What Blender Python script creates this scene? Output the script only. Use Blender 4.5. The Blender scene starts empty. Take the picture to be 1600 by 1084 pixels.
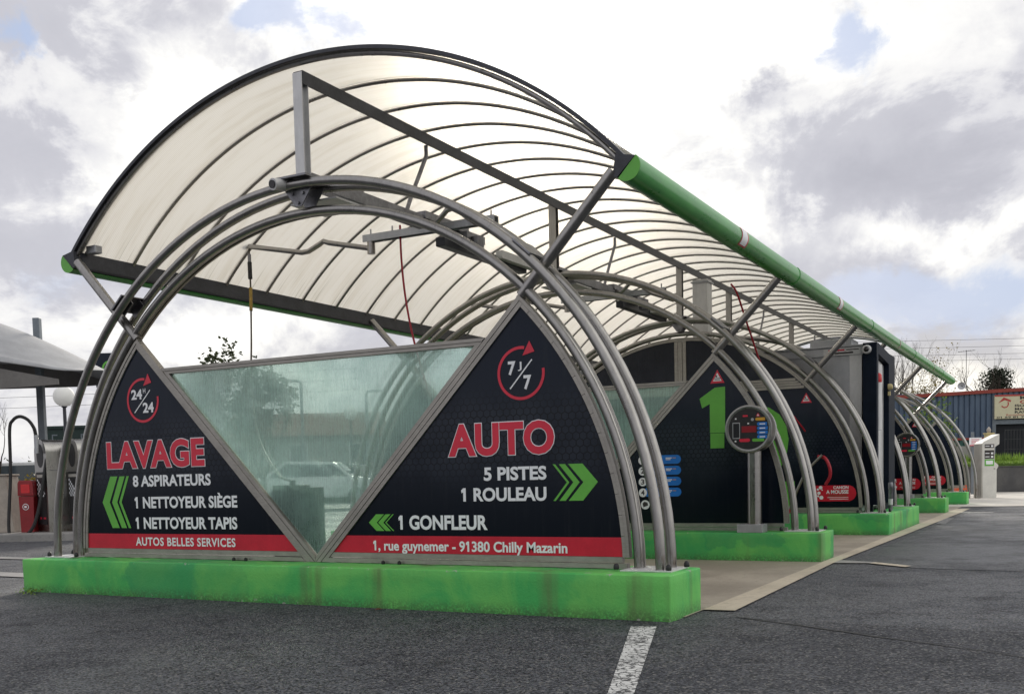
import bpy, bmesh, math, random
from mathutils import Vector, Matrix
R = math.radians
C = bpy.context.scene.collection
S = bpy.context.scene

# ------------------------------------------------------------------ camera
YAW, PITCH, ROLL = 0.49319, -0.0662, -0.0236
cd = bpy.data.cameras.new("camera"); cam = bpy.data.objects.new("camera", cd); C.objects.link(cam)
r0 = Vector((math.cos(YAW), math.sin(YAW), 0)); f0 = Vector((-math.sin(YAW), math.cos(YAW), 0)); Z = Vector((0, 0, 1))
fw = math.cos(PITCH)*f0 + math.sin(PITCH)*Z; u0 = -math.sin(PITCH)*f0 + math.cos(PITCH)*Z
rt = math.cos(ROLL)*r0 + math.sin(ROLL)*u0; up = -math.sin(ROLL)*r0 + math.cos(ROLL)*u0
cam.matrix_world = Matrix(((rt.x, up.x, -fw.x, 6.1023), (rt.y, up.y, -fw.y, -7.5825), (rt.z, up.z, -fw.z, 1.09), (0, 0, 0, 1)))
cd.sensor_width = 36; cd.lens = 1635.78/1600*36; cd.shift_y = (850.75-542)/1600
cd.clip_start = 0.05; cd.clip_end = 3000
S.camera = cam
S.view_settings.view_transform = 'Standard'; S.view_settings.look = 'None'
S.view_settings.exposure = 0.66; S.view_settings.gamma = 1.0; S.view_settings.use_curve_mapping = False
S.render.engine = 'CYCLES'
S.cycles.use_denoising = True
S.cycles.max_bounces = 8; S.cycles.transparent_max_bounces = 24; S.cycles.transmission_bounces = 8
S.cycles.caustics_reflective = False; S.cycles.caustics_refractive = False

# ------------------------------------------------------------------ node helper
class NT:
    def __init__(s, nt): s.nt = nt; s.L = nt.links
    def n(s, t, **k):
        o = s.nt.nodes.new(t)
        for a, b in k.items(): setattr(o, a, b)
        return o
    def put(s, sock, v):
        if v is None: return
        if hasattr(v, 'is_output'): s.L.new(v, sock)
        else:
            if sock.type in ('RGBA',) and len(v) == 3: v = (*v, 1)
            sock.default_value = v
    def m(s, op, a, b=None, c=None, clamp=False):
        o = s.n('ShaderNodeMath', operation=op, use_clamp=clamp)
        for i, v in enumerate((a, b, c)): s.put(o.inputs[i], v)
        return o.outputs[0]
    def v(s, op, a, b=None):
        o = s.n('ShaderNodeVectorMath', operation=op)
        s.put(o.inputs[0], a)
        if b is not None: s.put(o.inputs[3 if op == 'SCALE' else 1], b)
        return o.outputs['Value'] if op in ('DOT_PRODUCT', 'LENGTH') else o.outputs['Vector']
    def noise(s, vec, scale, detail=4, rough=.55, dist=0.):
        o = s.n('ShaderNodeTexNoise'); s.put(o.inputs['Vector'], vec)
        o.inputs['Scale'].default_value = scale; o.inputs['Detail'].default_value = detail
        o.inputs['Roughness'].default_value = rough; o.inputs['Distortion'].default_value = dist
        return o.outputs['Fac']
    def ramp(s, f, a, b, c0=0., c1=1.):
        o = s.n('ShaderNodeMapRange', interpolation_type='SMOOTHSTEP'); s.put(o.inputs[0], f)
        for i, x in enumerate((a, b, c0, c1)): o.inputs[i+1].default_value = x
        return o.outputs[0]
    def mix(s, f, a, b, mode='MIX'):
        o = s.n('ShaderNodeMix', data_type='RGBA', blend_type=mode)
        s.put(o.inputs[0], f); s.put(o.inputs[6], a); s.put(o.inputs[7], b)
        return o.outputs[2]
    def scl(s, vec, sx, sy, sz): return s.v('MULTIPLY', vec, (sx, sy, sz))

# ------------------------------------------------------------------ world: broken overcast, sun behind the cloud
SUN_AZ, SUN_EL = -26.0, 21.0
w = bpy.data.worlds.new("World"); S.world = w; w.use_nodes = True
k = NT(w.node_tree); w.node_tree.nodes.clear()
sky = k.n('ShaderNodeTexSky', sky_type='NISHITA'); sky.sun_disc = False
sky.sun_elevation = R(SUN_EL); sky.sun_rotation = R(SUN_AZ); sky.air_density = 1.4; sky.dust_density = 2.0
tc = k.n('ShaderNodeTexCoord').outputs['Generated']
sep = k.n('ShaderNodeSeparateXYZ'); k.L.new(tc, sep.inputs[0])
zz = k.m('MAXIMUM', sep.outputs[2], 0.0)
den = k.m('ADD', zz, 0.16)
cmb = k.n('ShaderNodeCombineXYZ')
k.put(cmb.inputs[0], k.m('DIVIDE', sep.outputs[0], den)); k.put(cmb.inputs[1], k.m('DIVIDE', sep.outputs[1], den))
pl = cmb.outputs[0]
az = k.m('MULTIPLY', k.m('ARCTAN2', sep.outputs[0], sep.outputs[1]), 57.2958)
el = k.m('MULTIPLY', k.m('ARCSINE', sep.outputs[2]), 57.2958)
nA = k.noise(tc, 9.0, 7, .62, .3); nB = k.noise(k.v('ADD', tc, (3.1, 1.7, .4)), 9.0, 7, .62, .3)
ae = k.n('ShaderNodeCombineXYZ')
k.put(ae.inputs[0], k.m('ADD', az, k.m('MULTIPLY', k.m('SUBTRACT', nA, .5), 13.)))
k.put(ae.inputs[1], k.m('ADD', el, k.m('MULTIPLY', k.m('SUBTRACT', nB, .5), 8.)))
aev = ae.outputs[0]
def lobe(a, e, wa, we, amp):
    d = k.v('MULTIPLY', k.v('SUBTRACT', aev, (a, e, 0)), (1/wa, 1/we, 0))
    return k.m('MULTIPLY', k.m('EXPONENT', k.m('MULTIPLY', k.v('DOT_PRODUCT', d, d), -1.)), amp)
def total(ls):
    t = None
    for q in ls:
        o = lobe(*q); t = o if t is None else k.m('ADD', t, o)
    return t
SKY_LUM = [  # azimuth, elevation, widths, amplitude
    (-26, 21, 8.5, 5, .80), (-18, 22.5, 7, 3, .50), (-33, 23.5, 8, 2.8, .45), (-44.3, 19, 2.6, 2.4, .34), (-45, 16.3, 2.6, 1.8, .34),
    (-50, 13.7, 3, 1.0, .20), (-44.8, 7.4, 6, 1.6, .36), (-6.6, 11.6, 5, 1.1, .30), (-16.6, 13.6, 2.2, 1.8, .34), (-6, 3.8, 9, 1.3, .26),
    (-49.6, 16, 3, 1.4, -.06), (-53, 11.5, 4, 2.4, -.05), (-50, 20.2, 3, 1.4, -.02), (-10.5, 14.8, 5, 1.6, -.17), (-5, 16.5, 4, 2, -.04), (-15.5, 18.8, 3.0, 1.1, -.30),
    (-2.9, 19, 1.5, 1.8, -.14), (-19.6, 16.9, 1.6, 1.3, -.18), (-4.5, 14, 4, 1.3, -.12),
    (75, 38, 45, 30, .62), (165, 30, 60, 35, .02), (-110, 30, 35, 30, -.06)]
SKY_BLUE = [(-40.0, 22.6, 4, 1.5, .75), (-52.5, 21.2, 2.2, 1.2, .65), (-10.2, 20.7, 1.6, 1.6, .55), (-7, 8.2, 8, 2.0, .70), (-52, 10.3, 4, 2, .40), (-30, 40, 14, 8, .3)]
nC = k.noise(pl, 1.1, 8, .58, .4)
nD = k.noise(k.scl(tc, 1, 1, 1.7), 7.0, 8, .62, .3)
lum = k.m('ADD', total(SKY_LUM), 0.485)
lum = k.m('ADD', lum, k.m('MULTIPLY', k.m('SUBTRACT', nC, .5), .22))
lum = k.m('ADD', lum, k.m('MULTIPLY', k.m('SUBTRACT', nD, .5), .42))
lum = k.m('ADD', lum, k.m('MULTIPLY', k.m('SUBTRACT', k.ramp(nD, .44, .56), .5), .13))
lum = k.m('ADD', k.m('MAXIMUM', k.m('SUBTRACT', lum, .42), k.m('MULTIPLY', k.m('SUBTRACT', lum, .42), .30)), .42)
shade = k.ramp(lum, .28, .75)
ccol = k.mix(shade, (.93, .935, 1.05), (1.0, .99, .955))
warm = k.m('MULTIPLY', lobe(-12, 3.5, 30, 3.0, .5), 1.0)
ccol = k.mix(warm, ccol, (1.05, .98, .84))
cl = k.v('SCALE', ccol, k.m('MULTIPLY', lum, 10.0))
cov = k.m('SUBTRACT', 1.0, k.m('MULTIPLY', k.ramp(k.m('ADD', total(SKY_BLUE), k.m('MULTIPLY', k.m('SUBTRACT', nD, .5), 1.1)), .22, .62), .88))
clear = k.v('ADD', k.v('SCALE', sky.outputs[0], 0.08), (2.3, 3.0, 4.5))
allsky = k.mix(cov, clear, cl)
ground = k.m('GREATER_THAN', sep.outputs[2], -0.02)
allsky = k.mix(ground, (1.2, 1.2, 1.2), allsky)
bg = k.n('ShaderNodeBackground'); k.L.new(allsky, bg.inputs[0]); bg.inputs[1].default_value = 0.1
wo = k.n('ShaderNodeOutputWorld'); k.L.new(bg.outputs[0], wo.inputs[0])
w.cycles.sampling_method = 'MANUAL'; w.cycles.sample_map_resolution = 1024

sd = bpy.data.lights.new("sun", 'SUN'); sd.energy = 2.0; sd.angle = R(12); sd.color = (1.0, .93, .82)
sun = bpy.data.objects.new("sun", sd); C.objects.link(sun)
sv = Vector((math.sin(R(SUN_AZ))*math.cos(R(SUN_EL)), math.cos(R(SUN_AZ))*math.cos(R(SUN_EL)), math.sin(R(SUN_EL))))
sun.rotation_euler = sv.to_track_quat('Z', 'Y').to_euler(); sun.location = (0, 0, 30)

# ------------------------------------------------------------------ materials
MATS = {}
def new_mat(name):
    m = bpy.data.materials.new(name); m.use_nodes = True; m.node_tree.nodes.clear()
    q = NT(m.node_tree); out = q.n('ShaderNodeOutputMaterial'); MATS[name] = m
    return m, q, out
def pbsdf(q, out, col, rough=.5, metal=0., bump=None, bstr=.2, bdist=.01, spec=None, emit=None):
    b = q.n('ShaderNodeBsdfPrincipled')
    q.put(b.inputs['Base Color'], col); q.put(b.inputs['Roughness'], rough); q.put(b.inputs['Metallic'], metal)
    if spec is not None: q.put(b.inputs['Specular IOR Level'], spec)
    if bump is not None:
        n = q.n('ShaderNodeBump'); n.inputs['Strength'].default_value = bstr; n.inputs['Distance'].default_value = bdist
        q.L.new(bump, n.inputs['Height']); q.L.new(n.outputs[0], b.inputs['Normal'])
    if emit is not None:
        q.put(b.inputs['Emission Color'], emit[0]); b.inputs['Emission Strength'].default_value = emit[1]
    q.L.new(b.outputs[0], out.inputs[0]); return b
def ob(q): return q.n('ShaderNodeTexCoord').outputs['Object']
def plain(name, col, rough=.5, metal=0., var=.25, scale=6., bstr=.08, spec=None, emit=None):
    m, q, out = new_mat(name); o = ob(q)
    n = q.noise(o, scale, 5, .6); n2 = q.noise(o, scale*9, 3, .6)
    f = q.m('ADD', q.m('MULTIPLY', n, .7), q.m('MULTIPLY', n2, .3))
    c = q.mix(q.ramp(f, .3, .7), tuple(x*(1-var) for x in col), tuple(min(1, x*(1+var)) for x in col))
    pbsdf(q, out, c, q.m('ADD', rough-.06, q.m('MULTIPLY', n, .12)), metal, n2, bstr, .004, spec, emit); return m

def steel(name, col, rough, axis_scale, var=.3, metal=1.0, rust=False):
    m, q, out = new_mat(name); o = ob(q)
    st = q.noise(q.scl(o, *axis_scale), 1., 4, .7); bl = q.noise(o, 3.5, 5, .65); gr = q.noise(o, 260, 2, .5)
    f = q.m('ADD', q.m('ADD', q.m('MULTIPLY', st, .45), q.m('MULTIPLY', bl, .45)), q.m('MULTIPLY', gr, .10))
    c = q.mix(q.ramp(f, .32, .68), tuple(x*(1-var) for x in col), tuple(min(1, x*(1+var)) for x in col))
    if rust:
        z_ = q.n('ShaderNodeSeparateXYZ'); q.L.new(o, z_.inputs[0])
        low = q.m('MULTIPLY', q.ramp(z_.outputs[2], .22, .01), q.ramp(q.noise(q.scl(o, 30, 30, 8), 1., 4, .7), .42, .62))
        spots = q.m('MULTIPLY', q.ramp(q.noise(o, 38, 4, .7), .68, .76), .22)
        c = q.mix(q.m('MAXIMUM', q.m('MULTIPLY', low, .7), spots), c, (.13, .085, .055))
    pbsdf(q, out, c, q.m('ADD', rough-.1, q.m('MULTIPLY', f, .2)), metal, st, .05, .003); return m
steel('steel', (.32, .31, .298), .29, (30, 30, 6), .15, rust=True)
steel('bracket_steel', (.22, .22, .235), .42, (20, 20, 20), .3)
steel('aluminium', (.35, .33, .30), .44, (14, 60, 60), .18, .75)
steel('pale_metal', (.62, .62, .62), .5, (10, 10, 3), .12, .4)
steel('sheet_metal', (.42, .43, .45), .46, (8, 8, 1.5), .14, .6)
plain('dark_beam', (.050, .052, .062), .45, .35, .3, 5)
plain('portal_paint', (.010, .015, .026), .55, 0, .2, 3, 0, .06)
plain('black', (.012, .012, .014), .5, 0, .3, 20)
plain('rubber', (.018, .018, .019), .55, 0, .3, 20)
plain('white_vinyl', (.84, .855, .88), .42, 0, .04, 8, .0)
plain('red_vinyl', (.56, .009, .030), .34, 0, .10, 5, .0)
plain('red_letter', (.66, .020, .052), .36, 0, .06, 5, .0)
plain('green_vinyl', (.125, .44, .055), .38, 0, .07, 5, .0)
plain('blue_vinyl', (.008, .17, .60), .38, 0, .08, 8, .0)
plain('yellow_vinyl', (.62, .33, .03), .4, 0, .1, 8, .0)
plain('red_hose', (.40, .012, .03), .4, 0, .2, 30)
plain('yellow_hose', (.42, .27, .05), .5, 0, .3, 30)
plain('tan_hose', (.085, .065, .042), .5, 0, .3, 30)
plain('red_paint', (.26, .015, .020), .32, 0, .12, 5)
plain('red_plastic', (.50, .02, .025), .25, 0, .1, 8, emit=((.8, .02, .02), .04))
plain('grey_pole', (.16, .185, .21), .5, .2, .18, 6)
plain('sail', (.31, .315, .33), .75, 0, .14, 2.5, .2)
plain('canopy_lining', (.17, .162, .155), .7, 0, .15, 2.5)
plain('beige_stone', (.40, .355, .31), .8, 0, .16, 7, .3)
plain('kiosk_white', (.66, .65, .61), .55, 0, .10, 3, .05)
plain('kiosk_shade', (.42, .40, .36), .6, 0, .14, 3, .05)
plain('sign_cream', (.70, .64, .44), .5, 0, .06, 5, 0)
plain('sign_red', (.50, .06, .05), .5, 0, .08, 5, 0)
plain('sign_dark', (.035, .03, .03), .5, 0, .1, 5, 0)
plain('dark_green', (.010, .028, .024), .6, 0, .2, 3)
plain('cladding_green', (.03, .105, .085), .5, 0, .15, 3)
plain('trim_red', (.30, .045, .03), .5, 0, .15, 6)
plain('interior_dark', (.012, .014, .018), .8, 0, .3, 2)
plain('orange', (.60, .10, .03), .5, 0, .12, 5)
plain('post_yellow', (.50, .42, .20), .6, 0, .12, 7)
plain('bark', (.050, .040, .032), .9, 0, .4, 9, .4)
plain('far_wall', (.33, .32, .30), .8, 0, .12, 1.2, .1)
plain('far_roof', (.16, .075, .055), .8, 0, .2, 2)
plain('car_white', (.70, .71, .73), .25, 0, .03, 3, 0)
plain('car_grey', (.12, .13, .15), .25, .3, .06, 3, 0)
plain('car_glass', (.05, .07, .09), .08, 0, .1, 3, 0)
plain('wire', (.045, .047, .05), .6, 0, .2, 4)
plain('lens', (.008, .008, .01), .1, 0, .2, 10, 0)
plain('red_display', (.12, .004, .010), .3, 0, .15, 30, 0, emit=((1, .02, .03), .03))

def leafmat(name, c0, c1):
    m, q, out = new_mat(name); o = ob(q)
    n = q.noise(o, 1.7, 3, .6); n2 = q.noise(o, 23, 2, .6)
    c = q.mix(q.ramp(q.m('ADD', q.m('MULTIPLY', n, .6), q.m('MULTIPLY', n2, .4)), .35, .65), c0, c1)
    b = q.n('ShaderNodeBsdfPrincipled'); q.put(b.inputs['Base Color'], c); b.inputs['Roughness'].default_value = .6
    t = q.n('ShaderNodeBsdfTranslucent'); q.put(t.inputs[0], c)
    x = q.n('ShaderNodeMixShader'); x.inputs[0].default_value = .3
    q.L.new(b.outputs[0], x.inputs[1]); q.L.new(t.outputs[0], x.inputs[2]); q.L.new(x.outputs[0], out.inputs[0]); return m
leafmat('white_globe', (.88, .88, .86), (.93, .93, .92))
leafmat('leaf', (.022, .036, .016), (.075, .085, .035))
leafmat('leaf_yellow', (.10, .10, .02), (.30, .22, .04))
leafmat('leaf_bright', (.05, .10, .015), (.16, .24, .04))
leafmat('ivy', (.010, .018, .010), (.030, .045, .022))
leafmat('grass_blade', (.12, .21, .03), (.26, .40, .06))

# navy printed panels with the honeycomb print
m, q, out = new_mat('navy_print'); o = ob(q)
sp = q.n('ShaderNodeSeparateXYZ'); q.L.new(o, sp.inputs[0])
cb = q.n('ShaderNodeCombineXYZ'); q.put(cb.inputs[0], q.m('ADD', sp.outputs[0], 20.)); q.put(cb.inputs[1], q.m('ADD', sp.outputs[2], 20.))
HX = .062
p = q.v('SCALE', cb.outputs[0], 1/HX)
r_, h_ = (1., 1.7320508, 1.), (.5, .8660254, 0.)
a = q.v('SUBTRACT', q.v('MODULO', p, r_), h_); b_ = q.v('SUBTRACT', q.v('MODULO', q.v('SUBTRACT', p, h_), r_), h_)
a = q.v('MULTIPLY', a, (1, 1, 0)); b_ = q.v('MULTIPLY', b_, (1, 1, 0))
sel = q.m('LESS_THAN', q.v('DOT_PRODUCT', a, a), q.v('DOT_PRODUCT', b_, b_))
mv = q.n('ShaderNodeMix', data_type='VECTOR'); q.put(mv.inputs[0], sel); q.L.new(b_, mv.inputs[4]); q.L.new(a, mv.inputs[5])
g = q.v('ABSOLUTE', mv.outputs[1])
sg = q.n('ShaderNodeSeparateXYZ'); q.L.new(g, sg.inputs[0])
hd = q.m('MAXIMUM', q.v('DOT_PRODUCT', g, (.5, .8660254, 0)), sg.outputs[0])
line = q.ramp(hd, .40, .46)
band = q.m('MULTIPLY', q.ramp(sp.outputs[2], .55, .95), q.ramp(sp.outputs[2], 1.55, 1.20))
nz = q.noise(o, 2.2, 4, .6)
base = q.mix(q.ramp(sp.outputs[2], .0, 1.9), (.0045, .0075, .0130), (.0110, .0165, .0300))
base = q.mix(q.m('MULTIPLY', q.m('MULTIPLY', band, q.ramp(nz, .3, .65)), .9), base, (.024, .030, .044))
base = q.mix(q.m('MULTIPLY', line, q.m('MULTIPLY', band, .95)), base, (.004, .006, .010))
dirt = q.noise(q.scl(o, 14, 14, 1.0), 1.5, 5, .65)
base = q.mix(q.m('MULTIPLY', q.ramp(dirt, .50, .8), .09), base, (.08, .08, .08))
pbsdf(q, out, base, q.m('ADD', .14, q.m('MULTIPLY', dirt, .05)), 0., nz, .01, .01, .18)
# vertical-corrugated dark sheet for the lunettes
m, q, out = new_mat('lunette_sheet'); o = ob(q)
sp = q.n('ShaderNodeSeparateXYZ'); q.L.new(o, sp.inputs[0])
wv = q.m('SINE', q.m('MULTIPLY', sp.outputs[0], 2*math.pi/.032)); n = q.noise(o, 3, 4, .6)
c = q.mix(q.ramp(n, .3, .7), (.010, .013, .022), (.018, .022, .034))
pbsdf(q, out, c, .3, 0, wv, .25, .003, .3)

# wet, streaky tinted glass
m, q, out = new_mat('wet_glass'); o = ob(q)
spg = q.n('ShaderNodeSeparateXYZ'); q.L.new(o, spg.inputs[0])
st = q.noise(q.scl(o, 110, 110, 4.0), 1., 5, .72, .3); bl = q.noise(o, 2.0, 5, .6); dr = q.noise(q.scl(o, 1, 1, .35), 160, 3, .6)
f = q.m('ADD', q.m('ADD', q.m('MULTIPLY', st, .50), q.m('MULTIPLY', bl, .36)), q.m('MULTIPLY', dr, .20))
haze = q.m('MULTIPLY', q.ramp(f, .38, .66, .26, .66), q.ramp(q.m('ADD', spg.outputs[2], q.m('MULTIPLY', bl, .6)), .45, 1.3, .55, 1.05))
tr = q.n('ShaderNodeBsdfTransparent'); q.put(tr.inputs[0], (.91, 1.0, .955))
tl = q.n('ShaderNodeBsdfTranslucent'); q.put(tl.inputs[0], (.70, 1.0, .91))
df = q.n('ShaderNodeBsdfDiffuse'); q.put(df.inputs[0], (.70, 1.0, .92))
gl = q.n('ShaderNodeBsdfGlossy'); gl.inputs[1].default_value = .05
fr = q.n('ShaderNodeFresnel'); fr.inputs[0].default_value = 1.45
rf = q.n('ShaderNodeBsdfRefraction'); q.put(rf.inputs[0], (.84, 1.0, .94)); q.put(rf.inputs[1], q.m('ADD', .16, q.m('MULTIPLY', f, .3))); rf.inputs[2].default_value = 1.03
xr = q.n('ShaderNodeMixShader'); xr.inputs[0].default_value = .62; q.L.new(tl.outputs[0], xr.inputs[1]); q.L.new(rf.outputs[0], xr.inputs[2])
x0 = q.n('ShaderNodeMixShader'); x0.inputs[0].default_value = .30; q.L.new(xr.outputs[0], x0.inputs[1]); q.L.new(df.outputs[0], x0.inputs[2])
x1 = q.n('ShaderNodeMixShader'); q.L.new(haze, x1.inputs[0]); q.L.new(tr.outputs[0], x1.inputs[1]); q.L.new(x0.outputs[0], x1.inputs[2])
x2 = q.n('ShaderNodeMixShader'); q.L.new(q.m('MULTIPLY', fr.outputs[0], .6), x2.inputs[0]); q.L.new(x1.outputs[0], x2.inputs[1]); q.L.new(gl.outputs[0], x2.inputs[2])
q.L.new(x2.outputs[0], out.inputs[0])

# multiwall polycarbonate: translucent, fluted along the arc
m, q, out = new_mat('polycarbonate'); o = ob(q)
sp = q.n('ShaderNodeSeparateXYZ'); q.L.new(o, sp.inputs[0])
fl = q.m('SINE', q.m('MULTIPLY', sp.outputs[1], 2*math.pi/.021))
dirt = q.noise(q.scl(o, .7, 9, .7), 1.3, 5, .65); low = q.ramp(sp.outputs[2], 3.95, 3.45)
stk = q.noise(q.scl(o, .6, 55, .6), 1., 3, .6)
c = q.mix(q.m('MULTIPLY', q.ramp(dirt, .42, .70), .75), (.925, .912, .875), (.83, .805, .745))
c = q.mix(q.m('MULTIPLY', q.m('MULTIPLY', low, q.ramp(stk, .57, .68)), .7), c, (.36, .36, .28))
c = q.mix(q.ramp(fl, .2, .95, 0., .30), c, (.60, .57, .50))
tl = q.n('ShaderNodeBsdfTranslucent'); q.put(tl.inputs[0], c)
tr = q.n('ShaderNodeBsdfTransparent'); q.put(tr.inputs[0], (.9, .88, .84))
pr = q.n('ShaderNodeBsdfPrincipled'); q.put(pr.inputs['Base Color'], (.60, .58, .54)); pr.inputs['Roughness'].default_value = .25
rf = q.n('ShaderNodeBsdfRefraction'); q.put(rf.inputs[0], c); rf.inputs[1].default_value = .95; rf.inputs[2].default_value = 1.05
x3 = q.n('ShaderNodeMixShader'); x3.inputs[0].default_value = .22; q.L.new(tl.outputs[0], x3.inputs[1]); q.L.new(rf.outputs[0], x3.inputs[2])
x1 = q.n('ShaderNodeMixShader'); x1.inputs[0].default_value = .10; q.L.new(x3.outputs[0], x1.inputs[1]); q.L.new(tr.outputs[0], x1.inputs[2])
x2 = q.n('ShaderNodeMixShader'); x2.inputs[0].default_value = .10; q.L.new(x1.outputs[0], x2.inputs[1]); q.L.new(pr.outputs[0], x2.inputs[2])
q.L.new(x2.outputs[0], out.inputs[0])

# green gutter paint
m, q, out = new_mat('gutter_green'); o = ob(q)
n = q.noise(q.scl(o, 1, .5, 1), 5, 5, .6)
c = q.mix(q.ramp(n, .3, .75), (.040, .27, .050), (.070, .37, .070))
pbsdf(q, out, c, q.m('ADD', .22, q.m('MULTIPLY', n, .14)), 0, n, .04, .01, .5)

# painted concrete plinth: brushed-on repaint patches, rust and dirt runs, pitting
m, q, out = new_mat('plinth_paint'); o = ob(q)
geo = q.n('ShaderNodeNewGeometry'); rnd = q.n('ShaderNodeObjectInfo').outputs['Random']
off = q.n('ShaderNodeCombineXYZ'); q.put(off.inputs[0], q.m('MULTIPLY', rnd, 40.)); q.put(off.inputs[1], q.m('MULTIPLY', rnd, 17.))
oo = q.v('ADD', o, off.outputs[0])
n1 = q.noise(q.scl(oo, 1.2, 1.2, 1.0), 1.5, 4, .6, .6); n2 = q.noise(q.scl(oo, 4, 4, 1.2), 2.2, 5, .65); n3 = q.noise(oo, 55, 3, .6)
wob = q.n('ShaderNodeTexNoise'); q.put(wob.inputs['Vector'], q.scl(oo, 3, 3, 3)); wob.inputs['Scale'].default_value = 1.3; wob.inputs['Detail'].default_value = 5
pv = q.v('ADD', q.scl(oo, .75, .75, 1.0), q.v('SCALE', q.v('SUBTRACT', wob.outputs['Color'], (.5, .5, .5)), .34))
patch = q.n('ShaderNodeTexVoronoi', feature='SMOOTH_F1', distance='CHEBYCHEV'); q.put(patch.inputs['Vector'], pv)
patch.inputs['Scale'].default_value = 1.7; patch.inputs['Smoothness'].default_value = .16
pb = q.n('ShaderNodeSeparateColor'); q.L.new(patch.outputs['Color'], pb.inputs[0])
c = q.mix(q.ramp(n1, .36, .62), (.062, .43, .105), (.145, .53, .115))
c = q.mix(q.m('MULTIPLY', q.ramp(pb.outputs[0], .50, .80), .5), c, (.026, .265, .105))
c = q.mix(q.m('MULTIPLY', q.ramp(pb.outputs[1], .6, .85), .35), c, (.15, .44, .10))
c = q.mix(q.m('MULTIPLY', q.ramp(n2, .50, .78), .35), c, (.055, .38, .085))
spo = q.n('ShaderNodeSeparateXYZ'); q.L.new(oo, spo.inputs[0])
run = q.noise(q.scl(oo, 2.3, 2.3, .22), 1.0, 4, .55, .3)
c = q.mix(q.m('MULTIPLY', q.ramp(run, .55, .70), q.m('ADD', .35, q.m('MULTIPLY', n2, .6))), c, (.13, .17, .070))
spz = q.n('ShaderNodeSeparateXYZ'); q.L.new(o, spz.inputs[0])
splash = q.m('MULTIPLY', q.ramp(spz.outputs[2], .13, .0), q.ramp(n3, .30, .58))
c = q.mix(q.m('MULTIPLY', splash, .65), c, (.05, .075, .035))
pit = q.ramp(q.noise(oo, 120, 2, .5), .68, .74)
c = q.mix(q.m('MULTIPLY', pit, .35), c, (.02, .05, .02))
chip = q.m('MULTIPLY', q.ramp(q.noise(oo, 11, 5, .75), .615, .64), q.m('MAXIMUM', q.ramp(spz.outputs[2], .315, .336), q.m('MULTIPLY', q.ramp(spz.outputs[2], .05, .015), .8)))
c = q.mix(q.m('MULTIPLY', chip, .8), c, (.42, .41, .37))
hgt = q.m('ADD', q.m('MULTIPLY', n3, .5), q.m('MULTIPLY', n2, .8))
pbsdf(q, out, c, q.m('ADD', .50, q.m('MULTIPLY', n3, .25)), 0, hgt, .45, .012, .4)

# asphalt
def asphalt(name, c0, c1, tint, r0_, r1_):
    m, q, out = new_mat(name); o = ob(q)
    ag = q.n('ShaderNodeTexVoronoi', feature='F1'); q.put(ag.inputs['Vector'], o); ag.inputs['Scale'].default_value = 85
    agc = q.n('ShaderNodeSeparateColor'); q.L.new(ag.outputs['Color'], agc.inputs[0])
    fine = q.noise(o, 75, 3, .8); big = q.noise(o, .55, 5, .6, .5); mid = q.noise(o, 2.6, 5, .6)
    g_ = q.m('ADD', q.m('MULTIPLY', fine, .45), q.m('MULTIPLY', agc.outputs[0], .55))
    c = q.mix(q.ramp(g_, .25, .80), c0, c1)
    c = q.mix(q.m('MULTIPLY', q.ramp(big, .40, .66), .30), c, tint)
    c = q.mix(q.m('MULTIPLY', q.ramp(mid, .50, .72), .40), c, tuple(x*.8 for x in c0))
    speckle = q.ramp(agc.outputs[1], .86, .95)
    c = q.mix(q.m('MULTIPLY', speckle, .7), c, (.26, .25, .235))  # paler aggregate grains scattered at random
    wet = q.ramp(q.m('ADD', q.m('MULTIPLY', big, .65), q.m('MULTIPLY', mid, .35)), .42, .62)
    rough = q.m('ADD', r0_, q.m('MULTIPLY', wet, r1_-r0_))
    h = q.m('ADD', q.m('MULTIPLY', ag.outputs['Distance'], -.9), q.m('MULTIPLY', fine, .9))
    st_ = q.m('MULTIPLY', q.ramp(q.noise(o, .9, 4, .55, .8), .60, .72), q.ramp(q.noise(o, 6, 4, .6), .35, .6))
    c = q.mix(q.m('MULTIPLY', st_, .55), c, (.012, .012, .014))
    pbsdf(q, out, c, rough, 0, h, .75, .010, .22); return m
asphalt('asphalt', (.008, .009, .012), (.170, .177, .198), (.085, .090, .102), .50, .80)
asphalt('asphalt_brown', (.007, .008, .0105), (.128, .133, .150), (.046, .048, .055), .56, .82)
asphalt('asphalt_new', (.010, .011, .015), (.135, .142, .160), (.052, .056, .065), .34, .56)
# wash bay concrete
def concrete(name, c0, c1, stain):
    m, q, out = new_mat(name); o = ob(q)
    n1 = q.noise(o, .9, 6, .6, .4); n2 = q.noise(o, 14, 4, .7); n3 = q.noise(o, 110, 2, .6)
    c = q.mix(q.ramp(n1, .35, .65), c0, c1); c = q.mix(q.m('MULTIPLY', q.ramp(n2, .50, .75), .55), c, stain)
    c = q.mix(q.m('MULTIPLY', q.ramp(n3, .60, .75), .4), c, tuple(x*.6 for x in c0))
    pbsdf(q, out, c, q.m('ADD', .45, q.m('MULTIPLY', n1, .4)), 0, q.m('ADD', n2, n3), .35, .006); return m
concrete('bay_concrete', (.28, .24, .195), (.40, .35, .285), (.18, .155, .13))
concrete('pale_concrete', (.46, .40, .31), (.58, .51, .40), (.27, .23, .18))
concrete('kerb_concrete', (.22, .215, .21), (.32, .31, .30), (.14, .14, .135))
concrete('wall_concrete', (.065, .065, .068), (.115, .113, .112), (.045, .045, .047))
concrete('light_concrete', (.50, .47, .42), (.60, .57, .52), (.36, .33, .29))
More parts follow.
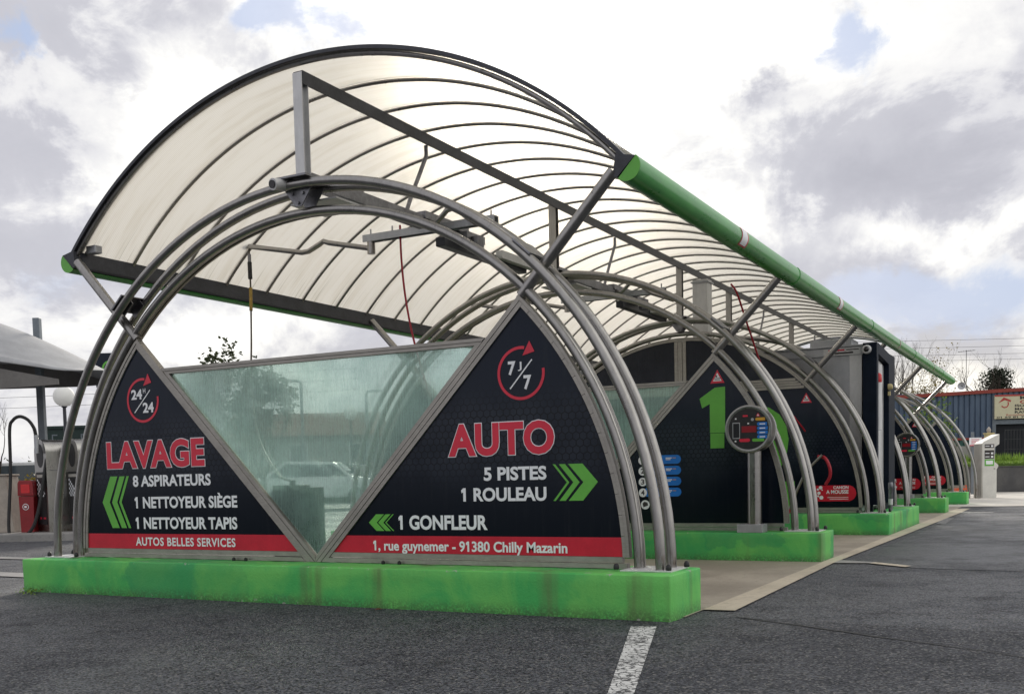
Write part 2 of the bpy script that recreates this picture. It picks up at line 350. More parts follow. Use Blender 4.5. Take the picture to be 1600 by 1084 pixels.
# worn white road paint
m, q, out = new_mat('road_paint'); o = ob(q)
n = q.noise(o, 26, 5, .7); n2 = q.noise(o, 5, 4, .6); cr = q.n('ShaderNodeTexVoronoi', feature='DISTANCE_TO_EDGE'); q.put(cr.inputs['Vector'], o); cr.inputs['Scale'].default_value = 22
worn = q.m('MAXIMUM', q.ramp(q.m('ADD', q.m('MULTIPLY', n, .6), q.m('MULTIPLY', n2, .4)), .51, .56), q.ramp(cr.outputs[0], .085, .03))
c = q.mix(worn, (.66, .66, .64), (.07, .07, .072)); pbsdf(q, out, c, .7, 0, n, .4, .006)
m, q, out = new_mat('faded_paint'); o = ob(q)
n = q.noise(o, 18, 5, .7); c = q.mix(q.ramp(n, .40, .60), (.26, .26, .26), (.08, .08, .085)); pbsdf(q, out, c, .7, 0, n, .3, .006)
plain('seam_tar', (.018, .018, .018), .6, 0, .3, 30, .3)
# blue corrugated cladding (ribs are modelled; colour weathers)
m, q, out = new_mat('cladding_blue'); o = ob(q)
n = q.noise(q.scl(o, 3, 3, .4), 1.4, 5, .65); c = q.mix(q.ramp(n, .3, .7), (.060, .092, .150), (.098, .138, .205)); pbsdf(q, out, c, .45, .1, n, .05, .01)
# grass ground
m, q, out = new_mat('lawn'); o = ob(q)
n = q.noise(o, 3, 6, .7); c = q.mix(q.ramp(n, .3, .7), (.05, .10, .015), (.14, .22, .035)); pbsdf(q, out, c, .9, 0, n, .6, .05)

# ------------------------------------------------------------------ mesh helper
class MB:
    def __init__(s): s.v = []; s.f = []; s.mi = []; s.cur = 0
    def add(s, vs, fs):
        b = len(s.v); s.v += [tuple(x) for x in vs]; s.f += [tuple(i+b for i in f) for f in fs]; s.mi += [s.cur]*len(fs)
    def box(s, x0, x1, y0, y1, z0, z1):
        s.add([(x0, y0, z0), (x1, y0, z0), (x1, y1, z0), (x0, y1, z0), (x0, y0, z1), (x1, y0, z1), (x1, y1, z1), (x0, y1, z1)],
              [(3, 2, 1, 0), (4, 5, 6, 7), (0, 1, 5, 4), (1, 2, 6, 5), (2, 3, 7, 6), (3, 0, 4, 7)]); return s
    def prism(s, pts, y0, y1):                # polygon in x,z extruded along y (counter-clockwise seen from -y)
        n = len(pts)
        s.add([(x, y0, z) for x, z in pts]+[(x, y1, z) for x, z in pts],
              [tuple(range(n)), tuple(range(2*n-1, n-1, -1))]+[(i, i+n, (i+1) % n+n, (i+1) % n) for i in range(n)]); return s
    def face(s, pts, y):                      # flat decal in x,z at depth y
        s.add([(x, y, z) for x, z in pts], [tuple(range(len(pts)))]); return s
    def xprism(s, pts, x0, x1):               # polygon in y,z extruded along x
        n = len(pts)
        s.add([(x0, y, z) for y, z in pts]+[(x1, y, z) for y, z in pts],
              [tuple(range(n-1, -1, -1)), tuple(range(n, 2*n))]+[(i, (i+1) % n, (i+1) % n+n, i+n) for i in range(n)]); return s
    def tube(s, path, r, n=10, closed=False, caps=True):
        P = [Vector(q) for q in path]; N = len(P); rs = r if isinstance(r, (list, tuple)) else [r]*N
        T = []
        for i in range(N):
            a = P[(i-1) % N] if (closed or i > 0) else P[i]; b = P[(i+1) % N] if (closed or i < N-1) else P[i]
            T.append((b-a).normalized())
        ref = Vector((0, 1, 0)) if abs(T[0].y) < .9 else Vector((1, 0, 0))
        u = (ref - T[0]*ref.dot(T[0])).normalized(); vs = []
        for i in range(N):
            u = (u - T[i]*u.dot(T[i])).normalized(); w_ = T[i].cross(u)
            for j in range(n):
                t = 2*math.pi*j/n; vs.append(P[i]+(u*math.cos(t)+w_*math.sin(t))*rs[i])
        fs = []
        for i in range(N if closed else N-1):
            a, b = i*n, ((i+1) % N)*n
            for j in range(n): fs.append((a+j, a+(j+1) % n, b+(j+1) % n, b+j))
        if caps and not closed: fs += [tuple(range(n-1, -1, -1)), tuple(range((N-1)*n, N*n))]
        s.add(vs, fs); return s
    def bar(s, p0, p1, w_, d, y):             # flat bar in the x,z plane, width w_, depth y..y+d
        a = Vector((p0[0], p0[1])); b = Vector((p1[0], p1[1])); t = (b-a).normalized(); n = Vector((-t.y, t.x))*w_/2
        s.prism([tuple(a-n), tuple(b-n), tuple(b+n), tuple(a+n)], y, y+d); return s
    def ring(s, R0, R1, a0, a1, y0, y1, n=48, cz=0):     # arc ring in x,z about (0,cz), angles from +x, in radians
        A = [a0+(a1-a0)*i/n for i in range(n+1)]; vs = []
        for t in A:
            c_, s_ = math.cos(t), math.sin(t)
            vs += [(R0*c_, y0, cz+R0*s_), (R1*c_, y0, cz+R1*s_), (R1*c_, y1, cz+R1*s_), (R0*c_, y1, cz+R0*s_)]
        fs = []
        for i in range(n):
            a, b = 4*i, 4*i+4
            for j in range(4): fs.append((a+j, a+(j+1) % 4, b+(j+1) % 4, b+j))
        fs += [(3, 2, 1, 0), (4*n, 4*n+1, 4*n+2, 4*n+3)]; s.add(vs, fs); return s
    def lathe(s, prof, c=(0, 0, 0), axis='z', n=24):
        vs = []; m_ = len(prof)
        for r, h in prof:
            for j in range(n):
                t = 2*math.pi*j/n; x, y = r*math.cos(t), r*math.sin(t)
                vs.append((c[0]+x, c[1]+y, c[2]+h) if axis == 'z' else (c[0]+x, c[1]+h, c[2]+y) if axis == 'y' else (c[0]+h, c[1]+x, c[2]+y))
        fs = [(i*n+j, i*n+(j+1) % n, (i+1)*n+(j+1) % n, (i+1)*n+j) for i in range(m_-1) for j in range(n)]
        fs += [tuple(range(n-1, -1, -1)), tuple(range((m_-1)*n, m_*n))]
        s.add(vs, fs); return s
    def build(s, name, mats, parent=None, smooth=False, bevel=0, kind=None, label=None, angle=40):
        me = bpy.data.meshes.new(name); me.from_pydata(s.v, [], s.f)
        for q in (mats if isinstance(mats, (list, tuple)) else [mats]): me.materials.append(MATS[q])
        me.polygons.foreach_set('material_index', s.mi)
        bm = bmesh.new(); bm.from_mesh(me)
        if bevel:
            bmesh.ops.remove_doubles(bm, verts=bm.verts, dist=1e-5)
            bmesh.ops.bevel(bm, geom=[e for e in bm.edges if len(e.link_faces) == 2 and e.calc_face_angle() > .5], offset=bevel, segments=2, affect='EDGES', profile=.6)
        closed = [f for f in bm.faces if all(len(e.link_faces) == 2 for e in f.edges)]
        if closed: bmesh.ops.recalc_face_normals(bm, faces=closed)
        if smooth:
            for f in bm.faces: f.smooth = True
            for e in bm.edges:
                if len(e.link_faces) == 2 and e.calc_face_angle() > R(angle): e.smooth = False
        bm.to_mesh(me); bm.free()
        o = bpy.data.objects.new(name, me); C.objects.link(o)
        if parent: o.parent = parent
        if kind: o['kind'] = kind
        if label: o['label'] = label
        return o
def thing(name, label, cat, loc=(0, 0, 0), rz=0., group=None):
    o = bpy.data.objects.new(name, None); C.objects.link(o); o.location = loc; o.rotation_euler = (0, 0, rz)
    o.empty_display_size = .2
    return tag(o, label, cat, group)
def tag(o, label, cat, group=None):
    o['label'] = label; o['category'] = cat
    if group: o['group'] = group
    return o
def copy_part(o, parent):
    c_ = o.copy(); C.objects.link(c_); c_.parent = parent
    for ch in list(o.children): copy_part(ch, c_)
    return c_
def copy_thing(o, loc, label, rz=None):
    c_ = o.copy(); C.objects.link(c_); c_.location = loc; c_['label'] = label
    if rz is not None: c_.rotation_euler = (0, 0, rz)
    for ch in list(o.children): copy_part(ch, c_)
    return c_

def arc(R_, a0, a1, n, y=0, cz=0): return [(R_*math.cos(a0+(a1-a0)*i/n), y, cz+R_*math.sin(a0+(a1-a0)*i/n)) for i in range(n+1)]
def circ(x, z, r, n=24): return [(x+r*math.cos(2*math.pi*i/n), z+r*math.sin(2*math.pi*i/n)) for i in range(n)]
def pill(x0, x1, z0, z1, left=True, right=True, n=10):
    r = (z1-z0)/2; zc = (z0+z1)/2; pts = []
    pts += [(x1-r+r*math.cos(t), zc+r*math.sin(t)) for t in [(-.5+i/n)*math.pi for i in range(n+1)]] if right else [(x1, z0), (x1, z1)]
    pts += [(x0+r+r*math.cos(t), zc+r*math.sin(t)) for t in [(.5+i/n)*math.pi for i in range(n+1)]] if left else [(x0, z1), (x0, z0)]
    return pts

# ------------------------------------------------------------------ lettering
def text_raw(body, offset=0., spacing=1.):
    cu = bpy.data.curves.new('lettering', 'FONT'); cu.body = body; cu.size = 1; cu.offset = offset; cu.space_character = spacing
    cu.resolution_u = 4; cu.fill_mode = 'FRONT'
    o = bpy.data.objects.new('lettering', cu); C.objects.link(o)
    dg = bpy.context.evaluated_depsgraph_get(); dg.update()
    me = bpy.data.meshes.new_from_object(o.evaluated_get(dg))
    vs = [(v.co.x, v.co.y) for v in me.vertices]; fs = [tuple(p_.vertices) for p_ in me.polygons]
    bpy.data.objects.remove(o); bpy.data.curves.remove(cu); bpy.data.meshes.remove(me)
    return vs, fs
_v, _f = text_raw('H'); CAPH = max(y for x, y in _v)-min(y for x, y in _v); CAPB = min(y for x, y in _v)
def components(nv, fs):
    par = list(range(nv))
    def find(a):
        while par[a] != a: par[a] = par[par[a]]; a = par[a]
        return a
    for f in fs:
        for b in f[1:]: par[find(f[0])] = find(b)
    return [find(i) for i in range(nv)]
_1v, _1f = text_raw('1'); W1 = max(v[0] for v in _1v)-min(v[0] for v in _1v)
def letters(body, x0, x1, z0, z1, y, mat, parent, bold=.0, outline=None, name='lettering', spacing=1.):
    """flat lettering on the x,z plane: x0..x1 wide, baseline z0, capitals up to z1"""
    vs, fs = text_raw(body, bold, spacing)
    for i, ch in enumerate(body):           # give each figure 1 its flag
        if ch != '1': continue
        xr = max(v[0] for v in text_raw(body[:i+1], bold, spacing)[0]); xl = xr-W1-2*bold; tp = CAPH+CAPB+bold; n0 = len(vs)
        vs = vs+[(xl, tp), (xl, tp-.20-bold), (xl-.10, tp-.25-bold), (xl-.13, tp-.13)]; fs = fs+[(n0, n0+3, n0+2, n0+1)]
    ax, bx = min(v[0] for v in vs), max(v[0] for v in vs)
    sx = (x1-x0)/(bx-ax); sz = (z1-z0)/(CAPH+2*bold); bz = CAPB-bold
    def place(vs_, fs_, mat_, y_):
        cp = components(len(vs_), fs_); order = {}
        lx = {}
        for k_, v in zip(cp, vs_): lx[k_] = min(lx.get(k_, 1e9), v[0])
        for n_, k_ in enumerate(sorted(lx, key=lx.get)): order[k_] = (n_ % 4)*.0003
        mb = MB(); mb.add([(x0+(vx-ax)*sx, y_-order[k_], z0+(vy-bz)*sz) for k_, (vx, vy) in zip(cp, vs_)], fs_)
        return mb.build(name, mat_, parent)
    if outline:
        v2, f2 = text_raw(body, bold+outline, spacing)
        o = place(v2, f2, 'white_vinyl', y)
        place(vs, fs, mat, y-.003)
        return o
    return place(vs, fs, mat, y)

# ------------------------------------------------------------------ layout numbers
HP = .3407
WALLS = (0., 5.143, 10.179, 13.142, 18.387, 23.748, 28.95)
RO, RI, RP = 3.362, 3.142, 3.075        # outer pair, inner tube, panel frame edge
AP = (2.152, 2.196)                     # panel apex (local: plinth top is z = 0)
M_ = AP[1]/AP[0]; QM = math.sqrt(1+M_*M_)
def dline(d, x): return M_*x + d*QM     # line parallel to the diagonal, d to its upper-left
def diag_at_z(d, z): return (z-d*QM)/M_
def diag_circle(d, R_):
    c_ = d*QM; A, B, D = 1+M_*M_, 2*M_*c_, c_*c_-R_*R_
    x = (-B+math.sqrt(B*B-4*A*D))/(2*A); return x, M_*x+c_
def panel_poly(d, R_, z0, z1=None, n=26):
    """right-hand panel outline: under the diagonal, inside the arc, above z0"""
    a0 = math.asin(z0/R_); xt, zt = diag_circle(-d, R_); a1 = math.atan2(zt, xt)
    if z1 is None:
        pts = [(diag_at_z(-d, z0), z0)]+[(R_*math.cos(a0+(a1-a0)*i/n), R_*math.sin(a0+(a1-a0)*i/n)) for i in range(n+1)]
    else:
        a1 = math.asin(z1/R_)
        pts = [(diag_at_z(-d, z0), z0)]+[(R_*math.cos(a0+(a1-a0)*i/8), R_*math.sin(a0+(a1-a0)*i/8)) for i in range(9)]+[(diag_at_z(-d, z1), z1)]
    return pts
def mir(pts): return [(-x, z) for x, z in reversed(pts)]

def emblem_ring(panel, cx, cz, r, a_top, name='emblem'):
    mb = MB(); a0, a1 = R(80), R(360+8); n = 44
    A = [a0+(a1-a0)*i/n for i in range(n+1)]; ri = r*.89
    mb.add([(cx+rr*math.cos(t), -.0135, cz+rr*math.sin(t)) for t in A for rr in (ri, r)], [(2*i, 2*i+1, 2*i+3, 2*i+2) for i in range(n)])
    kk = r/.216
    mb.face([(cx+.083*kk, cz+.253*kk), (cx+.018*kk, cz+.138*kk), (cx+.128*kk, cz+.165*kk)], -.0150)
    o = mb.build(name, 'red_letter', panel)
    return o
def chevrons(panel, tips, mat='green_vinyl'):
    for pts in tips:
        MB().face(pts, -.0135).build('arrow', mat, panel)
def chev(xt, zc, hz, th, depth, s):
    """one chevron whose tip is at (xt, zc), arms reaching zc+-hz, running back 'depth'; s=-1 points left"""
    return [(xt, zc), (xt-s*depth, zc+hz), (xt-s*(depth+th), zc+hz), (xt-s*th, zc), (xt-s*(depth+th), zc-hz), (xt-s*depth, zc-hz)]

def warning_sign(panel, x, z, sz=.09):
    t = MB(); t.face([(x-sz, z-.08), (x+sz, z-.08), (x, z+sz*.95)], -.0135); o = t.build('warning_triangle', 'red_letter', panel)
    t = MB(); t.face([(x-sz*.62, z-.055), (x+sz*.62, z-.055), (x, z+sz*.55)], -.016)
    t.build('symbol', 'white_vinyl', o)
    t = MB(); t.face(circ(x-.012, z+.004, .012, 10), -.018); t.box(x-.04, x+.042, -.0182, -.018, z-.025, z-.018); t.box(x-.035, x+.035, -.0182, -.018, z-.042, z-.035)
    t.build('symbol', 'sign_dark', o)
def foam_sign(panel):
    z0, z1 = .197, .460
    o = MB().face(pill(2.18, 2.97, z0, z1, left=False), -.0135).build('foam_cannon_sign', 'red_vinyl', panel)
    letters('CANON', 2.605, 2.848, .400, .449, -.0165, 'white_vinyl', o, .03)
    letters('A MOUSSE', 2.49, 2.848, .322, .382, -.0165, 'white_vinyl', o, .03)
    mb = MB()
    for x, z, r in ((2.40, .425, .030), (2.355, .395, .018), (2.372, .335, .027), (2.36, .285, .017), (2.412, .260, .033), (2.425, .385, .012)): mb.face(circ(x, z, r, 16), -.0165)
    mb.box(2.51, 2.845, -.0168, -.0165, .256, .264); mb.box(2.545, 2.845, -.0168, -.0165, .228, .236)
    mb.build('bubbles', 'white_vinyl', o)
    MB().box(2.53, 2.83, -.0168, -.0165, .278, .306).build('band', 'trim_red', o)

BOLTX = ((-.95, -.14), (-.80, -.14), (.78, -.14), (.95, -.14))
def arch_tubes(root, ground=False):
    z0 = -HP if ground else .012
    for y in (-.12, .12):
        MB().tube([(RO, y, z0)]+arc(RO, 0, math.pi, 72, y)+[(-RO, y, z0)], .0405, 14).build('arch_tube', 'steel', root, True)
    MB().tube([(RI, 0, z0)]+arc(RI, 0, math.pi, 72, 0)+[(-RI, 0, z0)], .0405, 14).build('arch_tube', 'steel', root, True)
    mb = MB()                                 # grooved glazing channel behind the inner tube
    mb.ring(RI-.018, RI+.030, 0, math.pi, .044, .066, 60); mb.ring(RI-.028, RI+.014, 0, math.pi, .068, .092, 60)
    mb.build('glazing_channel', 'aluminium', root, True)
    # gusset that ties the three tubes at the crown and at the strut joints
    for ang, nm in ((90, 'crown_bracket'), (48.4, 'joint_bracket'), (131.6, 'joint_bracket')):
        rot = R(ang-90); c_, s_ = math.cos(rot), math.sin(rot)
        def tr(pts): return [(x*c_-z*s_, x*s_+z*c_) for x, z in pts]
        mb = MB()
        if ang == 90:
            for y in (-.088, .078): mb.prism(tr([(-.165, RO-.01), (-.035, RI+.035), (.035, RI+.035), (.165, RO-.01)]), y, y+.010)
            mb.prism(tr([(-.17, RO+.045), (.17, RO+.045), (.17, RO+.062), (-.17, RO+.062)]), -.19, .19)
            for bx, bz in ((-.06, RO-.07), (.055, RO-.075), (0, RO-.155)): mb.lathe([(.016, -.016), (.016, .0)], (bx, -.088, bz), 'y', 8)
        else:
            mb.prism(tr([(-.10, RO+.03), (.10, RO+.03), (.10, RO+.045), (-.10, RO+.045)]), -.17, .17)
            for y in (-.075, .062): mb.prism(tr([(-.085, RO-.05), (.085, RO-.05), (.085, RO+.03), (-.085, RO+.03)]), y, y+.012)
        mb.build(nm, 'bracket_steel', root)
    for s_ in (-1, 1):
        mb = MB(); a_, b_ = sorted((s_*3.06, s_*3.47)); mb.box(a_, b_, -.20, .20, 0 if not ground else -HP, .012 if not ground else -HP+.012)
        mb.build('base_plate', 'pale_metal', root, bevel=.003)
        if not ground:
            for bx, by in ((s_*3.02, -.17), (s_*3.44, -.165), (s_*3.47, .16)):
                MB().lathe([(.0, .0), (.020, .0), (.023, .012), (.021, .032), (.012, .044), (.0, .048)], (bx, by, .012), 'z', 10).build('bolt_cap', 'black', root, True)
def frame_rail(mb, x0, x1, z, w_=.06):
    mb.box(x0, x1, -.030, .030, z-w_/2, z+w_/2)
def bottom_bolts(root):
    for bx, by in BOLTX:
        MB().lathe([(.0, .0), (.016, .0), (.018, .01), (.016, .026), (.0, .036)], (bx, by+.07, .0), 'z', 8).build('bolt_cap', 'black', root, True)

def open_wall(Y, label, first=False, deco=None, ground=False):
    root = thing('bay_wall', label, 'wash bay wall', (0, Y, HP), 0, 'arched bay walls of the car wash')
    arch_tubes(root, ground)
    for s_ in (1, -1):
        side = (lambda p_: p_) if s_ > 0 else mir
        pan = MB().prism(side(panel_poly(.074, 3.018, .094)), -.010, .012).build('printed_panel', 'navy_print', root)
        # panel frame: arc strip in short lengths, diagonal strip, sill
        mb = MB()
        a0 = .030; xt, zt = diag_circle(-.0, RP-.003); a1 = math.atan2(zt, xt)
        n = 14
        for i in range(n):
            b0, b1 = a0+(a1-a0)*i/n, a0+(a1-a0)*(i+1)/n
            lo, hi = 3.016, 3.046
            g0, g1 = b0+.0006, b1-.0006
            if s_ < 0: g0, g1 = math.pi-g1, math.pi-g0
            mb.ring(lo, hi, g0, g1, -.026, .026, 4)
        ga, gb = (a0, a1) if s_ > 0 else (math.pi-a1, math.pi-a0)
        mb.ring(3.049, RP, ga, gb, -.032, .032, 30)
        mb.build('arc_frame', 'aluminium', root, True)
        mb = MB()
        top = diag_circle(-.02, RP-.006)
        for d0, d1, y in ((.042, .078, .028), (.004, .039, .033)):
            pa, pb = (diag_at_z(-d0, .004), .004), diag_circle(-d0, RP-.035 if d0 > .04 else RP-.006)
            pc, pd = diag_circle(-d1, RP-.035 if d0 > .04 else RP-.006), (diag_at_z(-d1, .004), .004)
            mb.prism(side([pd, pc, pb, pa] if s_ > 0 else [pd, pc, pb, pa]), -y, y)
        mb.build('diagonal_frame', 'aluminium', root)
        mb = MB()
        x0s, x1s = (.16, 3.045)
        mb.prism(side([(.165, .050), (3.012, .050), (3.012, .094), (.205, .094)]), -.024, .024)
        mb.prism(side([(.115, .006), (3.055, .006), (3.052, .044), (.155, .044)]), -.036, .030)
        mb.build('sill_frame', 'aluminium', root)
        if deco: deco(pan, s_)
    gx, gz = 1.838, 1.872
    mb = MB()
    for d0, d1, y in ((-.036, -.001, .031),):
        for s_ in (1, -1):
            side = (lambda p_: p_) if s_ > 0 else mir
            mb.prism(side([(diag_at_z(-d1, .004), .004), (diag_at_z(-d1, gz-.05), gz-.05), (diag_at_z(-d0, gz-.05), gz-.05), (diag_at_z(-d0, .056), .056), (0.0, .004)][:5]), -y, y)
    mb.build('glass_frame', 'aluminium', root)
    mb = MB(); xe = diag_at_z(0, gz)
    mb.prism([(-xe+.05, gz-.05), (xe-.05, gz-.05), (xe-.027, gz-.024), (-xe+.027, gz-.024)], -.029, .029)
    mb.prism([(-xe+.024, gz-.021), (xe-.024, gz-.021), (xe+.0, gz+.006), (-xe-.0, gz+.006)], -.037, .037)
    mb.build('top_rail', 'aluminium', root)
    e = diag_at_z(.036, gz-.05)
    MB().prism([(0, .070), (e, gz-.052), (-e, gz-.052)], -.003, .003).build('glass_pane', 'wet_glass', root)
    if not ground: bottom_bolts(root)
    return root

def full_wall(Y, label, deco=None):
    root = thing('bay_wall', label, 'wash bay wall', (0, Y, HP), 0, 'arched bay walls of the car wash')
    arch_tubes(root)
    RZ = 2.185; R_ = 3.018
    mb = MB()
    for i in range(40):
        b0, b1 = math.pi*i/40, math.pi*(i+1)/40
        mb.ring(3.016, 3.046, b0+.0006 if i else .03, b1-.0006 if i < 39 else math.pi-.03, -.026, .026, 3)
    mb.ring(3.049, RP, .03, math.pi-.03, -.032, .032, 60); mb.build('arc_frame', 'aluminium', root, True)
    mb = MB()
    for z0, z1 in ((RZ-.105, RZ-.062), (RZ-.055, RZ-.020), (RZ-.014, RZ+.02), (RZ+.027, RZ+.068)):
        xe = math.sqrt(3.012**2-z1*z1); mb.box(-xe, xe, -.030, .030, z0, z1)
    mb.build('rail_frame', 'aluminium', root)
    mb = MB()
    for x0, x1, y in ((-.105, -.045, .028), (-.038, .038, .036), (.045, .105, .028)): mb.box(x0, x1, -y, y, RZ+.07, 3.008)
    mb.build('mullion', 'aluminium', root)
    mb = MB(); mb.box(-3.012, 3.012, -.024, .024, .05, .094); mb.box(-3.055, 3.055, -.036, .03, .006, .044); mb.build('sill_frame', 'aluminium', root)
    mb = MB(); mb.box(-.04, .04, -.026, .026, .096, RZ-.107); mb.build('mullion', 'aluminium', root)
    for s_ in (1, -1):
        side = (lambda p_: p_) if s_ > 0 else mir
        a0, a1 = math.asin((RZ+.07)/R_), math.acos(.106/R_)
        pts = [(.106, RZ+.07)]+[(R_*math.cos(a0+(a1-a0)*i/20), R_*math.sin(a0+(a1-a0)*i/20)) for i in range(21)]
        MB().prism(side(pts), -.008, .012).build('lunette_panel', 'lunette_sheet', root)
        a0, a1 = math.asin(.096/R_), math.asin((RZ-.107)/R_)
        pts = [(.042, .096)]+[(R_*math.cos(a0+(a1-a0)*i/24), R_*math.sin(a0+(a1-a0)*i/24)) for i in range(25)]+[(.042, RZ-.107)]
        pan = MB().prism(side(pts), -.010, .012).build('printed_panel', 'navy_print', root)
        if deco: deco(pan, s_)
    bottom_bolts(root)
    return root

# ------------------------------------------------------------------ printed artwork
def h(z): return z-HP
Y1 = -.0135
def deco_front(pan, s_):
    if s_ < 0:
        MB().face(mir(panel_poly(.078, 3.014, .096, .247)), -.013).build('red_band', 'red_vinyl', pan)
        MB().box(-2.60, -1.36, -.0118, -.0104, h(1.556), h(1.560)).build('panel_seam', 'portal_paint', pan)
        letters('LAVAGE', -2.675, -1.325, h(1.252), h(1.522), Y1, 'red_letter', pan, .042, .020, spacing=1.05)
        letters('8 ASPIRATEURS', -2.318, -1.257, h(1.064), h(1.176), Y1, 'white_vinyl', pan, .034)
        letters('1 NETTOYEUR SI\u00c8GE', -2.305, -.930, h(.846), h(.960), Y1, 'white_vinyl', pan, .034)
        letters('1 NETTOYEUR TAPIS', -2.305, -.940, h(.638), h(.754), Y1, 'white_vinyl', pan, .034)
        letters('AUTOS BELLES SERVICES', -2.312, -.970, h(.468), h(.552), -.0165, 'white_vinyl', pan, .026, spacing=1.10)
        emblem_ring(pan, -2.125, h(1.925), .222, 0)
        letters('24', -2.283, -2.130, h(1.937), h(2.035), Y1, 'white_vinyl', pan, .036)
        letters('H', -2.116, -2.082, h(1.995), h(2.042), Y1, 'white_vinyl', pan, .012)
        letters('24', -2.128, -1.976, h(1.800), h(1.900), Y1, 'white_vinyl', pan, .036)
        MB().bar((-2.245, h(1.805)), (-2.018, h(2.022)), .011, .0005, -.0138).build('lettering', 'white_vinyl', pan)
        zc = h(.910)
        chevrons(pan, [chev(-2.772, zc, .264, .105, .130, -1), chev(-2.632, zc, .264, .075, .125, -1), chev(-2.528, zc, .264, .035, .122, -1)])
    else:
        MB().face(panel_poly(.078, 3.014, .096, .247), -.013).build('red_band', 'red_vinyl', pan)
        letters('AUTO', 1.448, 2.440, h(1.258), h(1.524), Y1, 'red_letter', pan, .042, .020, spacing=1.05)
        letters('5 PISTES', 1.783, 2.364, h(1.050), h(1.160), Y1, 'white_vinyl', pan, .034)
        letters('1 ROULEAU', 1.560, 2.360, h(.880), h(.992), Y1, 'white_vinyl', pan, .034)
        letters('1 GONFLEUR', .915, 1.808, h(.642), h(.765), Y1, 'white_vinyl', pan, .034)
        letters('1, rue guynemer - 91380 Chilly Mazarin', .640, 2.538, h(.458), h(.545), -.0165, 'white_vinyl', pan, .026)
        emblem_ring(pan, 2.152, h(1.912), .216, 0)
        letters('7', 2.035, 2.105, h(1.902), h(2.012), Y1, 'white_vinyl', pan, .036)
        letters('J', 2.125, 2.160, h(1.948), h(2.003), Y1, 'white_vinyl', pan, .006)
        letters('7', 2.175, 2.246, h(1.780), h(1.893), Y1, 'white_vinyl', pan, .036)
        MB().bar((2.050, h(1.790)), (2.255, h(2.015)), .011, .0005, -.0138).build('lettering', 'white_vinyl', pan)
        zc = h(1.024)
        chevrons(pan, [chev(2.812, zc, .146, .125, .130, 1), chev(2.655, zc, .146, .055, .125, 1), chev(2.565, zc, .146, .022, .122, 1)])
        zc = h(.703)
        chevrons(pan, [chev(.600, zc, .073, .085, .080, -1), chev(.700, zc, .073, .055, .080, -1), chev(.775, zc, .073, .014, .080, -1)])
def deco_one(pan, s_):
    if s_ < 0: return
    warning_sign(pan, 2.205, h(2.245))
    mb = MB(); mb.face([(1.975, h(1.985)), (2.005, h(1.865)), (2.105, h(1.915)), (2.105, h(1.556)), (2.296, h(1.556)), (2.302, h(2.118)), (2.170, h(2.112))], Y1)
    mb.face([(2.108, h(1.365)), (2.284, h(1.365)), (2.286, h(1.550)), (2.108, h(1.550))], Y1); mb.build('numeral', 'green_vinyl', pan)
    for i in range(4):
        z = h(1.245-.138*i)
        o = MB().face(pill(1.21, 1.722, z-.056, z+.056), Y1).build('program_label', 'blue_vinyl', pan)
        mb = MB(); mb.box(1.52, 1.60, -.0168, -.0165, z+.012, z+.024); mb.box(1.52, 1.585, -.0168, -.0165, z-.006, z+.004); mb.build('lettering', 'white_vinyl', o)
        MB().box(1.61, 1.655, -.0168, -.0165, z+.014, z+.022).build('lettering', 'yellow_vinyl', o)
        d = MB().face(circ(1.205, z-.004, .056, 20), -.0165).build('number_disc', 'white_vinyl', pan)
        letters(str(i+1), 1.182, 1.228, z-.035, z+.03, -.019, 'sign_dark', d, .02)
    d = MB().face(circ(1.235, h(.672), .060, 20), -.0165).build('number_disc', 'white_vinyl', pan)
    MB().face([(1.20, h(.69)), (1.21, h(.64)), (1.275, h(.665)), (1.265, h(.70)), (1.225, h(.712))], -.019).build('symbol', 'sign_dark', d)
def deco_two(pan, s_):
    if s_ < 0: return
    warning_sign(pan, 2.172, h(2.255))
    letters('2', .86, 1.975, h(.42), h(2.15), Y1, 'green_vinyl', pan, .06, name='numeral')
    foam_sign(pan)
def deco_far(pan, s_):
    if s_ < 0: return
    warning_sign(pan, 2.172, h(2.255)); foam_sign(pan)

# ------------------------------------------------------------------ ground
def sheet(name, pts, z, mat):
    mb = MB(); mb.add([(x, y, z) for x, y in pts], [tuple(range(len(pts)))]); return mb.build(name, mat, kind='structure')
sheet('ground', [(-420, -200), (420, -200), (420, 700), (-420, 700)], 0, 'asphalt')
sheet('asphalt_paving', [(-60, -60), (60, -60), (60, -3.38), (3.9, -.02), (3.5, -.40), (-3.6, -.41), (-3.6, -3), (-60, -10)], .004, 'asphalt_brown')
sheet('asphalt_patch', [(4.60, 4.25), (14, 3.0), (22, 18.0), (4.0, 18.0), (3.84, 5.0)], .004, 'asphalt_new')
sheet('wash_bay_floor', [(-3.75, -.15), (3.56, -.15), (3.56, 30.2), (-3.75, 30.2)], .008, 'bay_concrete')
sheet('concrete_strip', [(3.56, .27), (3.81, .29), (3.70, 4.60), (3.86, 18.2), (3.86, 20.4), (3.56, 20.4)], .012, 'pale_concrete')
sheet('concrete_strip', [(4.08, 4.66), (4.52, 4.26), (4.56, 4.42), (4.13, 4.80)], .012, 'pale_concrete')
sheet('concrete_strip', [(3.70, 4.60), (4.08, 4.66), (4.13, 4.80), (3.70, 5.0)], .012, 'kerb_concrete')
sheet('concrete_apron', [(-10, 26.6), (3.55, 21.6), (9.5, 23.0), (14, 31.2), (14, 36.6), (-10, 36.6)], .012, 'light_concrete')
sheet('road_marking', [(3.36, -.74), (3.53, -.68), (4.42, -3.5), (4.30, -3.5)], .009, 'road_paint')
sheet('road_marking', [(3.80, 18.35), (4.52, 18.30), (4.52, 18.02), (3.80, 18.05)], .009, 'road_paint')
